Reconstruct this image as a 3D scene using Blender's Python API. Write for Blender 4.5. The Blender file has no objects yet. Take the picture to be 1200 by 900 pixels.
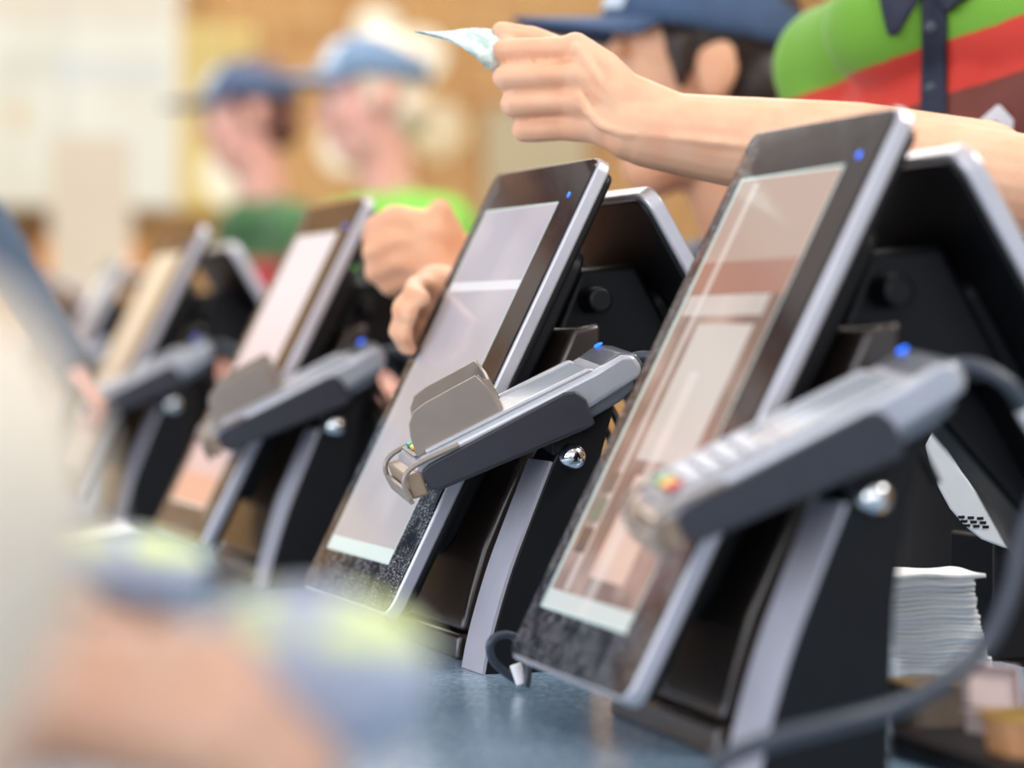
import bpy, bmesh, math, random
import numpy as np
from mathutils import Vector, Matrix, Quaternion
from mathutils.bvhtree import BVHTree
random.seed(7)
SC = bpy.context.scene
COL = SC.collection
R = math.radians

# ------------------------------------------------------------------ camera model
F = 3300.0
VX, VY = -471.0, 386.0
CZ = 1.20                      # camera height
CT = 0.96                      # counter top height
PITCH = math.atan((450 - VY) / F)
YAW = math.atan((600 - VX) / F * math.cos(PITCH))
_st, _ct, _sp, _cp = math.sin(YAW), math.cos(YAW), math.sin(PITCH), math.cos(PITCH)
FW = Vector((_st * _cp, _ct * _cp, -_sp))
RT = Vector((_ct, -_st, 0))
UP = Vector((_st * _sp, _ct * _sp, _cp))
CAM = Vector((0, 0, CZ))

def ray(x, y):
    return FW + RT * ((x - 600) / F) + UP * ((450 - y) / F)
def P(x, y, d):                # point at view depth d
    return CAM + ray(x, y) * d
def atY(x, y, Y):
    r = ray(x, y); return CAM + r * (Y / r.y)
def atZ(x, y, Z):
    r = ray(x, y); return CAM + r * ((Z - CZ) / r.z)

# ------------------------------------------------------------------ materials
def newmat(name):
    m = bpy.data.materials.new(name); m.use_nodes = True
    nt = m.node_tree
    return m, nt, nt.nodes['Principled BSDF']

def setp(b, **k):
    names = dict(col='Base Color', rough='Roughness', metal='Metallic', spec='Specular IOR Level', coat='Coat Weight',
                 crough='Coat Roughness', em='Emission Color', ems='Emission Strength', sss='Subsurface Weight', trans='Transmission Weight',
                 ior='IOR', alpha='Alpha', sheen='Sheen Weight')
    for a, v in k.items():
        if a in ('col', 'em') and len(v) == 3: v = (*v, 1)
        b.inputs[names[a]].default_value = v

def srgb(r, g, b):
    f = lambda c: (c / 255 / 12.92) if c / 255 <= .04045 else ((c / 255 + .055) / 1.055) ** 2.4
    return (f(r), f(g), f(b))

def pm(name, col, rough=.5, metal=0., noise=.0, scale=20., bump=0., **k):
    """plain procedural material: colour broken up by a little noise"""
    m, nt, b = newmat(name)
    setp(b, col=col, rough=rough, metal=metal, **k)
    if noise or bump:
        tc = nt.nodes.new('ShaderNodeTexCoord'); nz = nt.nodes.new('ShaderNodeTexNoise')
        nz.inputs['Scale'].default_value = scale; nz.inputs['Detail'].default_value = 4
        nt.links.new(tc.outputs['Object'], nz.inputs['Vector'])
        if noise:
            cr = nt.nodes.new('ShaderNodeValToRGB')
            e = cr.color_ramp.elements
            e[0].position, e[1].position = .3, .7
            e[0].color = (*[c * (1 - noise) for c in col], 1); e[1].color = (*[min(1, c * (1 + noise)) for c in col], 1)
            nt.links.new(nz.outputs['Fac'], cr.inputs[0]); nt.links.new(cr.outputs[0], b.inputs['Base Color'])
        if bump:
            bp = nt.nodes.new('ShaderNodeBump'); bp.inputs['Strength'].default_value = bump; bp.inputs['Distance'].default_value = .002
            nt.links.new(nz.outputs['Fac'], bp.inputs['Height']); nt.links.new(bp.outputs[0], b.inputs['Normal'])
    return m

class G:
    """tiny shader expression helper"""
    def __init__(s, nt): s.nt = nt
    def n(s, t): return s.nt.nodes.new(t)
    def put(s, sock, v):
        if hasattr(v, 'is_linked'): s.nt.links.new(v, sock)
        else: sock.default_value = v
    def m(s, op, a, b=0.0, c=0.0):
        n = s.n('ShaderNodeMath'); n.operation = op
        s.put(n.inputs[0], a); s.put(n.inputs[1], b)
        if op in ('SMOOTH_MIN', 'MULTIPLY_ADD', 'COMPARE'): s.put(n.inputs[2], c)
        return n.outputs[0]
    def gt(s, a, b): return s.m('GREATER_THAN', a, b)
    def lt(s, a, b): return s.m('LESS_THAN', a, b)
    def mul(s, *a):
        r = a[0]
        for x in a[1:]: r = s.m('MULTIPLY', r, x)
        return r
    def step(s, x, lo, hi):
        n = s.n('ShaderNodeMapRange'); n.interpolation_type = 'SMOOTHSTEP'
        s.put(n.inputs[0], x); n.inputs[1].default_value = lo; n.inputs[2].default_value = hi
        n.inputs[3].default_value = 0; n.inputs[4].default_value = 1
        return n.outputs[0]
    def rect(s, u, v, u0, u1, v0, v1): return s.mul(s.gt(u, u0), s.lt(u, u1), s.gt(v, v0), s.lt(v, v1))
    def mix(s, f, a, b):
        n = s.n('ShaderNodeMix'); n.data_type = 'RGBA'
        s.put(n.inputs[0], f)
        s.put(n.inputs[6], (*a, 1) if isinstance(a, tuple) and len(a) == 3 else a)
        s.put(n.inputs[7], (*b, 1) if isinstance(b, tuple) and len(b) == 3 else b)
        return n.outputs[2]
    def obj(s):
        t = s.n('ShaderNodeTexCoord'); x = s.n('ShaderNodeSeparateXYZ'); s.nt.links.new(t.outputs['Object'], x.inputs[0])
        return t.outputs['Object'], x.outputs[0], x.outputs[1], x.outputs[2]
    def noise(s, vec, scale, detail=3, rough=.5):
        n = s.n('ShaderNodeTexNoise'); s.put(n.inputs['Vector'], vec)
        n.inputs['Scale'].default_value = scale; n.inputs['Detail'].default_value = detail; n.inputs['Roughness'].default_value = rough
        return n.outputs['Fac']

M = {}
M['silver'] = pm('silver_metal', srgb(196, 194, 204), .34, .75, .04, 60)
M['rim'] = pm('silver_rim_paint', srgb(205, 204, 212), .36, .55, .03, 60)
M['strip'] = pm('silver_strip', srgb(186, 184, 196), .42, .45, .04, 50)
M['chrome'] = pm('chrome', srgb(225, 228, 232), .06, 1., .02, 30)
M['black'] = pm('black_plastic', srgb(11, 12, 16), .46, 0, .2, 40, spec=.32)
M['blackgloss'] = pm('black_gloss_plastic', srgb(17, 16, 17), .2, 0, .2, 30, coat=.5)
M['column'] = pm('brown_black_gloss', srgb(48, 41, 37), .25, 0, .15, 15, coat=.4)
M['darkgrey'] = pm('charcoal_plastic', srgb(50, 50, 59), .42, 0, .07, 60)
M['reader'] = pm('grey_reader_shell', srgb(186, 188, 196), .3, .35, .05, 70)
M['readerdark'] = pm('dark_reader_cap', srgb(98, 103, 112), .3, .3, .05, 70)
M['paperwin'] = pm('pale_reader_face', srgb(182, 190, 200), .25, .2, .04, 90, coat=.3)
M['shield'] = pm('taupe_privacy_plastic', srgb(150, 139, 130), .35, .25, .04, 60)
M['key'] = pm('key_light', srgb(205, 207, 214), .45, 0, .03, 80)
M['keyred'] = pm('key_red', srgb(205, 60, 60), .4, 0, .05, 80)
M['keyyellow'] = pm('key_yellow', srgb(228, 190, 60), .4, 0, .05, 80)
M['keygreen'] = pm('key_green', srgb(40, 150, 120), .4, 0, .05, 80)
M['rubber'] = pm('black_rubber', srgb(24, 25, 29), .45, 0, .1, 60)
M['cablegrey'] = pm('blue_grey_cable', srgb(58, 66, 78), .4, 0, .08, 60)
M['white'] = pm('white_plastic', srgb(232, 232, 236), .4, 0, .02, 60)
def led():
    m, nt, b = newmat('blue_led'); setp(b, col=srgb(20, 90, 220), em=srgb(30, 110, 255), ems=2.2, rough=.3); return m
M['led'] = led()
M['paper'] = pm('white_paper', srgb(240, 240, 240), .85, 0, .02, 80)
M['napkin'] = pm('white_tissue', srgb(248, 250, 252), .95, 0, .03, 120, bump=.4)
M['foil'] = pm('gold_foil', srgb(222, 178, 70), .3, .6, .12, 60, bump=.5)
M['saucecup'] = pm('brown_sauce_cup', srgb(150, 130, 112), .35, 0, .08, 40)
M['orangecup'] = pm('orange_sauce_cup', srgb(205, 150, 105), .35, 0, .08, 40)
M['pinkbox'] = pm('pale_pink_plastic', srgb(226, 206, 204), .3, 0, .05, 40, trans=.25)
M['printer'] = pm('dark_teal_plastic', srgb(40, 52, 57), .35, 0, .06, 30)
M['printerband'] = pm('pale_grey_plastic', srgb(212, 218, 224), .4, 0, .03, 40)

def glass_bezel():
    m, nt, b = newmat('dusty_black_glass'); g = G(nt)
    o, u, v, w = g.obj()
    n1 = g.noise(o, 900, 2, .7); n2 = g.noise(o, 45, 4, .6)
    far = g.m('SUBTRACT', 1.0, g.step(u, .012, .045)); low = g.m('SUBTRACT', 1.0, g.step(v, .04, .22))
    k = g.m('MINIMUM', g.m('ADD', g.m('ADD', far, low), .10), 1.0)
    d = g.mul(g.step(n1, .54, .64), g.step(n2, .34, .58), k)
    nt.links.new(g.mix(g.m('MULTIPLY', d, .9), srgb(24, 24, 30), srgb(190, 190, 196)), b.inputs['Base Color'])
    nt.links.new(g.m('MULTIPLY_ADD', d, .6, .06), b.inputs['Roughness'])
    setp(b, spec=.62)
    return m
M['bezel'] = glass_bezel()

SW, SH = .235, .371            # customer display
AU0, AU1, AV0, AV1 = .022, SW - .044, .036, .335    # active area (u from far edge to near edge)

def screen_mat(name, kind):
    m, nt, b = newmat(name); g = G(nt)
    o, u, v, w = g.obj()
    if kind == 'pale':          # soft lavender-grey page with a pale bar across and along the bottom
        base = g.mix(g.step(v, .05, .34), srgb(178, 172, 172), srgb(168, 165, 175))
        base = g.mix(g.rect(u, v, 0, 1, .262, .270), base, srgb(214, 214, 218))
        base = g.mix(g.rect(u, v, 0, 1, 0, AV0 + .012), base, srgb(206, 220, 214))
        n = g.noise(o, 9, 2); base = g.mix(g.mul(g.step(n, .45, .7), .25), base, srgb(225, 215, 210))
        es = .20
    elif kind == 'menu':        # menu page: pale bottom bar, tiles, brown pictures, a pale column, and reflections painted in above
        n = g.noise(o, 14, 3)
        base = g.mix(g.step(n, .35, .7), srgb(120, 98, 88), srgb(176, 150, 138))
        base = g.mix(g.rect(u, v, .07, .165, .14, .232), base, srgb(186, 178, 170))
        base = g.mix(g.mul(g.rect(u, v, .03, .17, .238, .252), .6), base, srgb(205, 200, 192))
        base = g.mix(g.rect(u, v, .0, 1, .252, .275), base, srgb(152, 112, 98))  # brown band: a reflection painted into the page
        base = g.mix(g.rect(u, v, .0, 1, .275, .5), base, srgb(168, 146, 132))  # beige top painted in for the pale reflection on the glass
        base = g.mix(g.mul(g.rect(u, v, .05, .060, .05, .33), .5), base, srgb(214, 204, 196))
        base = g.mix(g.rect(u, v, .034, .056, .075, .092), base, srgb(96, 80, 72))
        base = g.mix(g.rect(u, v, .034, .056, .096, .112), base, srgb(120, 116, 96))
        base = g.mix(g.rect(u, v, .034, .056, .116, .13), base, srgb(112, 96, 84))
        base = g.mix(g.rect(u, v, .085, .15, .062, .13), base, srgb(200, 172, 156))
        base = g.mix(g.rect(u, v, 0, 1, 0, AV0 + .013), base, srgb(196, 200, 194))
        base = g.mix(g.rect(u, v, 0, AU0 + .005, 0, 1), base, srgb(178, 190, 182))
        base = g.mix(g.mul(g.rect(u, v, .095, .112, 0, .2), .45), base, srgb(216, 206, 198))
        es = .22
    elif kind == 'pink':
        base = g.mix(g.step(v, .06, .3), srgb(200, 172, 168), srgb(214, 208, 214))
        base = g.mix(g.rect(u, v, 0, 1, 0, .07), base, srgb(205, 158, 140))
        base = g.mix(g.rect(u, v, .06, .17, .16, .19), base, srgb(196, 160, 140))
        es = .36
    else:
        base = g.mix(g.step(v, .1, .33), srgb(198, 188, 178), srgb(226, 216, 194))
        es = .4
    edge = g.rect(u, v, AU0 + .0016, AU1 - .0016, AV0 + .0016, AV1 - .0016)
    base = g.mix(edge, srgb(196, 214, 208), base)
    nt.links.new(base, b.inputs['Base Color']); nt.links.new(base, b.inputs['Emission Color'])
    n1 = g.noise(o, 900, 2, .7); n2 = g.noise(o, 30, 3)
    setp(b, ems=es, rough=.09, spec=.6)
    return m
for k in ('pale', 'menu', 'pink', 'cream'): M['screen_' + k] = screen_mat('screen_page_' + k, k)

def skin_mat(name, col, red=.0):
    m, nt, b = newmat(name); g = G(nt)
    o, x, y, z = g.obj()
    n = g.noise(o, 38, 4); n2 = g.noise(o, 420, 2)
    c2 = tuple(min(1, c * f) for c, f in zip(col, (.98, .88, .83)))
    base = g.mix(g.step(n, .38, .68), col, c2)
    nt.links.new(base, b.inputs['Base Color'])
    bp = g.n('ShaderNodeBump'); bp.inputs['Strength'].default_value = .18; bp.inputs['Distance'].default_value = .0008
    nt.links.new(n2, bp.inputs['Height']); nt.links.new(bp.outputs[0], b.inputs['Normal'])
    setp(b, rough=.5, sss=.12, spec=.4)
    b.inputs['Subsurface Radius'].default_value = (.012, .005, .003)
    b.inputs['Subsurface Scale'].default_value = .5
    return m
M['skin_light'] = skin_mat('skin_light', srgb(230, 182, 150))
M['skin_warm'] = skin_mat('skin_warm', srgb(226, 174, 140))
M['skin_pink'] = skin_mat('skin_pink', srgb(224, 172, 158))
M['skin_pale'] = skin_mat('skin_pale', srgb(212, 174, 152))
M['navy'] = pm('navy_cloth', srgb(38, 42, 60), .85, 0, .12, 60, bump=.2)
M['capnavy'] = pm('navy_cap_cloth', srgb(62, 84, 116), .85, 0, .1, 60, bump=.2)
M['cappatch'] = pm('pale_cap_panel', srgb(190, 204, 216), .8, 0, .08, 60)
M['darkhair'] = pm('dark_hair', srgb(44, 32, 28), .5, 0, .3, 60, bump=.6)
M['brownhair'] = pm('brown_hair', srgb(92, 52, 40), .5, 0, .3, 60, bump=.6)
M['blondhair'] = pm('blond_hair', srgb(222, 204, 178), .5, 0, .15, 60, bump=.6)
M['creamcoat'] = pm('cream_coat_cloth', srgb(236, 226, 208), .9, 0, .08, 30, bump=.3)
M['slatecoat'] = pm('slate_coat_cloth', srgb(72, 88, 108), .9, 0, .08, 30, bump=.3)
M['trouser'] = pm('black_trouser_cloth', srgb(30, 31, 36), .9, 0, .1, 40)
M['shoe'] = pm('black_shoe', srgb(22, 22, 24), .5, 0, .1, 40)
M['eye'] = pm('eye_white', srgb(225, 220, 215), .2, 0, .02, 40)
M['lip'] = pm('lip', srgb(176, 96, 88), .5, 0, .05, 40)

def shirt_mat(name, z1, z2, k, axis, x0, top=(108, 164, 48), mid=(206, 58, 44), low=(112, 56, 46)):
    m, nt, b = newmat(name); g = G(nt)
    o, x, y, z = g.obj()
    lat = g.m('ADD', g.m('MULTIPLY', x, axis.x), g.m('MULTIPLY', y, axis.y))
    lat = g.m('SUBTRACT', lat, x0)
    t = g.m('SUBTRACT', z, g.m('MULTIPLY', lat, k))
    n = g.noise(o, 30, 2); t = g.m('ADD', t, g.m('MULTIPLY', g.m('SUBTRACT', n, .5), .006))
    low_ = g.mix(g.step(t, z2 - .125, z2 - .120), srgb(20, 20, 25), srgb(*low))
    base = g.mix(g.step(t, z2 - .002, z2 + .002), low_, srgb(*mid))
    base = g.mix(g.step(t, z1 - .002, z1 + .002), base, srgb(*top))
    nt.links.new(base, b.inputs['Base Color'])
    n3 = g.noise(o, 700, 2); bp = g.n('ShaderNodeBump'); bp.inputs['Strength'].default_value = .15
    bp.inputs['Distance'].default_value = .001
    nt.links.new(n3, bp.inputs['Height']); nt.links.new(bp.outputs[0], b.inputs['Normal'])
    setp(b, rough=.85, sheen=.15)
    return m

# ------------------------------------------------------------------ mesh helpers
class MB:
    def __init__(s): s.v = []; s.f = []
    def add(s, vs, fs):
        o = len(s.v); s.v += [Vector(p) for p in vs]; s.f += [tuple(i + o for i in f) for f in fs]; return s
    def box(s, lo, hi):
        (a, b, c), (d, e, f) = lo, hi
        return s.add([(a, b, c), (d, b, c), (d, e, c), (a, e, c), (a, b, f), (d, b, f), (d, e, f), (a, e, f)],
                     [(3, 2, 1, 0), (4, 5, 6, 7), (0, 1, 5, 4), (1, 2, 6, 5), (2, 3, 7, 6), (3, 0, 4, 7)])
    def prism(s, poly, fn, t0, t1):
        """poly of 2-D points; fn(p, q, t) -> 3-D"""
        n = len(poly)
        vs = [fn(p, q, t0) for p, q in poly] + [fn(p, q, t1) for p, q in poly]
        fs = [tuple(range(n - 1, -1, -1)), tuple(range(n, 2 * n))]
        fs += [(i, (i + 1) % n, n + (i + 1) % n, n + i) for i in range(n)]
        return s.add(vs, fs)
    def tube(s, pts, r, n=10, caps=True):
        pts = [Vector(p) for p in pts]; m = len(pts)
        rs = r if isinstance(r, (list, tuple)) else [r] * m
        t = (pts[1] - pts[0]).normalized()
        a = t.orthogonal().normalized(); vs = []
        for i, p in enumerate(pts):
            t2 = (pts[min(i + 1, m - 1)] - pts[max(i - 1, 0)]).normalized()
            a = (a - t2 * a.dot(t2)).normalized(); b = t2.cross(a)
            for j in range(n):
                w = 2 * math.pi * j / n
                vs.append(p + (a * math.cos(w) + b * math.sin(w)) * rs[i])
        fs = [(i * n + j, i * n + (j + 1) % n, (i + 1) * n + (j + 1) % n, (i + 1) * n + j) for i in range(m - 1) for j in range(n)]
        if caps: fs += [tuple(range(n - 1, -1, -1)), tuple((m - 1) * n + j for j in range(n))]
        return s.add(vs, fs)
    def lathe(s, prof, n=24, mat=None):
        vs = []; k = len(prof)
        for r, z in prof:
            for j in range(n):
                w = 2 * math.pi * j / n; p = Vector((r * math.cos(w), r * math.sin(w), z)); vs.append(mat @ p if mat else p)
        fs = [(i * n + j, i * n + (j + 1) % n, (i + 1) * n + (j + 1) % n, (i + 1) * n + j) for i in range(k - 1) for j in range(n)]
        fs += [tuple(range(n - 1, -1, -1)), tuple((k - 1) * n + j for j in range(n))]
        return s.add(vs, fs)
    def ball(s, c, r, n=16, mat=None):
        c = Vector(c); rr = r if isinstance(r, (tuple, list, Vector)) else (r, r, r)
        vs = []; m = n // 2
        for i in range(1, m):
            ph = math.pi * i / m
            for j in range(n):
                w = 2 * math.pi * j / n
                p = Vector((rr[0] * math.sin(ph) * math.cos(w), rr[1] * math.sin(ph) * math.sin(w), rr[2] * math.cos(ph)))
                vs.append(c + (mat @ p if mat else p))
        fs = [(i * n + j, (i + 1) * n + j, (i + 1) * n + (j + 1) % n, i * n + (j + 1) % n) for i in range(m - 2) for j in range(n)]
        for z in (1, -1):
            p = Vector((0, 0, rr[2] * z)); vs.append(c + (mat @ p if mat else p))
        t, b_ = len(vs) - 2, len(vs) - 1
        fs += [(t, j, (j + 1) % n) for j in range(n)] + [(b_, (m - 2) * n + (j + 1) % n, (m - 2) * n + j) for j in range(n)]
        return s.add(vs, fs)
    def sheet(s, grid):
        h, w = len(grid), len(grid[0])
        return s.add([p for row in grid for p in row], [(i * w + j, i * w + j + 1, (i + 1) * w + j + 1, (i + 1) * w + j) for i in range(h - 1) for j in range(w - 1)])
    def mesh(s, name):
        me = bpy.data.meshes.new(name); me.from_pydata([tuple(p) for p in s.v], [], s.f)
        bm = bmesh.new(); bm.from_mesh(me); bmesh.ops.recalc_face_normals(bm, faces=bm.faces); bm.to_mesh(me); bm.free()
        return me

def smooth(me, ang=40):
    for p in me.polygons: p.use_smooth = True
    try: me.set_sharp_from_angle(angle=R(ang))
    except Exception: pass

def obj(name, mb, mat, parent=None, bevel=0, seg=3, sm=True, ang=40, loc=None, solid=0, sub=0):
    me = mb.mesh(name) if isinstance(mb, MB) else mb
    o = bpy.data.objects.new(name, me); COL.objects.link(o)
    if sm: smooth(me, ang)
    if mat and not me.materials: me.materials.append(mat)
    if parent: o.parent = parent
    if loc is not None: o.location = loc
    if solid:
        md = o.modifiers.new('solid', 'SOLIDIFY'); md.thickness = solid; md.offset = 0
    if bevel:
        md = o.modifiers.new('bevel', 'BEVEL'); md.width = bevel; md.segments = seg; md.limit_method = 'ANGLE'; md.angle_limit = R(38)
        md.harden_normals = False
    if sub:
        md = o.modifiers.new('sub', 'SUBSURF'); md.levels = sub; md.render_levels = sub
    return o

def tag(o, label, cat, group=None, kind=None):
    o['label'] = label; o['category'] = cat
    if group: o['group'] = group
    if kind: o['kind'] = kind
    return o
def thing(name, loc, label, cat, group=None, rz=0):
    o = bpy.data.objects.new(name, None); COL.objects.link(o); o.location = loc; o.rotation_euler = (0, 0, rz)
    o.empty_display_size = .05
    return tag(o, label, cat, group)
def struct(name, mb, mat, **k):
    o = obj(name, mb, mat, **k); o['kind'] = 'structure'; return o
def dup(o, parent=None):
    c = o.copy(); COL.objects.link(c)
    if parent is not None: c.parent = parent
    for ch in o.children: dup(ch, c)
    return c
def rrect(w, h, r, n=5, x=0, y=0):
    pts = []
    for cx, cy, a in ((x + w - r, y + r, -90), (x + w - r, y + h - r, 0), (x + r, y + h - r, 90), (x + r, y + r, 180)):
        for i in range(n + 1):
            t = R(a + 90 * i / n); pts.append((cx + r * math.cos(t), cy + r * math.sin(t)))
    return pts
def spline(pts, n=8):
    pts = [Vector(p) for p in pts]; out = []
    for i in range(len(pts) - 1):
        p0, p1, p2, p3 = pts[max(i - 1, 0)], pts[i], pts[i + 1], pts[min(i + 2, len(pts) - 1)]
        for k in range(n):
            t = k / n
            out.append(.5 * ((2 * p1) + (p2 - p0) * t + (2 * p0 - 5 * p1 + 4 * p2 - p3) * t * t + (3 * p1 - p0 - 3 * p2 + p3) * t ** 3))
    return out + [pts[-1]]
IDZ = lambda p, q, t: (p, q, t)

# ------------------------------------------------------------------ the terminal
CUST = Matrix(((0, -.445, -.8955, -.065), (-1, 0, 0, SW), (0, .8955, .445, 0), (0, 0, 0, 1)))
CUST = Matrix(((0, .445, -.8955, -.065), (-1, 0, 0, SW), (0, .8955, .445, .035), (0, 0, 0, 1)))
SERV = Matrix(((0, -.517, .856, .298), (1, 0, 0, 0.0), (0, .856, .517, .090), (0, 0, 0, 1)))
FRONT = [(.033, .147), (.0165, .107), (.003, .073), (-.007, .042), (-.0135, .018), (-.017, 0)]

def make_terminal(label, screen):
    t = thing('point_of_sale_terminal', (0, 0, 0), label, 'checkout terminal', 'checkout terminals along the counter')
    # customer display -------------------------------------------------
    fr = obj('customer_display', MB().prism(rrect(SW, SH, .011), IDZ, -.0115, -.001), M['rim'], t, bevel=.0018, ang=30)
    fr.matrix_local = CUST
    obj('bezel_glass', MB().prism(rrect(SW - .004, SH - .004, .009, x=.002, y=.002), IDZ, -.001, .0006), M['bezel'], fr, bevel=.0004, seg=1)
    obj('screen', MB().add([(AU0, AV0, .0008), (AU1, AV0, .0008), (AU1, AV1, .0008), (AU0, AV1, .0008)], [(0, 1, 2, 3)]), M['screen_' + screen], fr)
    obj('indicator_light', MB().lathe([(.0022, .0005), (.0022, .0010), (.0012, .0013)], 14, Matrix.Translation((SW - .029, .340, 0))), M['led'], fr)
    bk = MB().prism(rrect(SW - .012, SH - .012, .01, x=.006, y=.006), lambda p, q, s: (p, q, s), -.019, -.0115)
    bk.prism(rrect(SW - .07, SH - .12, .02, x=.035, y=.06), IDZ, -.036, -.019)
    obj('back_shell', bk, M['black'], fr, bevel=.003)
    # server display ----------------------------------------------------
    W2, H2 = .235, .30
    sv = obj('server_display', MB().prism(rrect(W2, H2, .016), IDZ, -.012, 0), M['rim'], t, bevel=.002, ang=30)
    sv.matrix_local = SERV
    obj('back_shell', MB().prism(rrect(W2 - .008, H2 - .008, .014, x=.004, y=.004), IDZ, -.0155, -.011)
        .prism(rrect(.11, .2, .012, x=.06, y=.02), IDZ, -.034, -.0155), M['black'], sv, bevel=.002)
    obj('screen', MB().prism(rrect(W2 - .012, H2 - .012, .01, x=.006, y=.006), IDZ, -.001, .0008), M['bezel'], sv)
    # base column -------------------------------------------------------
    prof = [(-.006, .0), (-.004, .02), (.003, .05), (.012, .08), (.025, .11), (.042, .147), (.06, .19), (.083, .24), (.105, .245), (.103, .2), (.090, .12), (.078, .06), (.072, .02), (.072, 0)]
    XZ = lambda p, q, s: (p, s, q)
    obj('base_column', MB().prism([(p, q) for p, q in prof if q >= .02], XZ, .012, .19), M['column'], t, bevel=.004)
    obj('base_foot', MB().prism([(-.010, 0), (-.008, .0185), (.072, .0185), (.076, 0)], XZ, .006, .196), M['column'], t, bevel=.003)
    # rear leg, tilted out under the server display
    obj('housing', MB().prism([(.066, .19), (.104, .285), (.150, .29), (.196, .21), (.103, .20)], XZ, .055, .19), M['black'], t, bevel=.005)
    obj('rear_housing', MB().prism([(.082, 0), (.082, .25), (.150, .235), (.143, 0)], XZ, .13, .192), M['black'], t, bevel=.005)
    obj('rear_leg', MB().prism([(.128, .228), (.15, .25), (.356, .03), (.356, 0), (.340, 0)], XZ, .095, .135), M['black'], t, bevel=.005)
    # hinge joining the two displays
    obj('hinge', MB().tube([(.112, .03, .262), (.112, .2, .262)], .010, 18), M['black'], t, bevel=.003)
    cb = MB()
    for i in range(4):
        y = .03 + i * .035
        cb.tube(spline([(.05 + .01 * i, y, .175), (.085, y + .01, .215 + .01 * (i % 2)), (.115, y + .02, .20), (.14, y + .01, .15)], 6), .003, 8)
    obj('cable_bundle', cb, M['rubber'], t)
    obj('cable_plug', MB().box((.085, .035, .218), (.118, .06, .228)), M['readerdark'], t, bevel=.002)
    return t

# ------------------------------------------------------------------ the card reader on its post
RA = R(26.5)
RM = Matrix(((math.cos(RA), 0, -math.sin(RA), -.062), (0, 1, 0, 0), (math.sin(RA), 0, math.cos(RA), .128), (0, 0, 0, 1)))
RM = RM @ Matrix.Translation((.09, -.0525, 0)) @ Matrix.Rotation(R(-9), 4, 'Z') @ Matrix.Translation((-.09, .0525, 0))
RY0, RY1 = -.095, -.010         # near and far face

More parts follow.
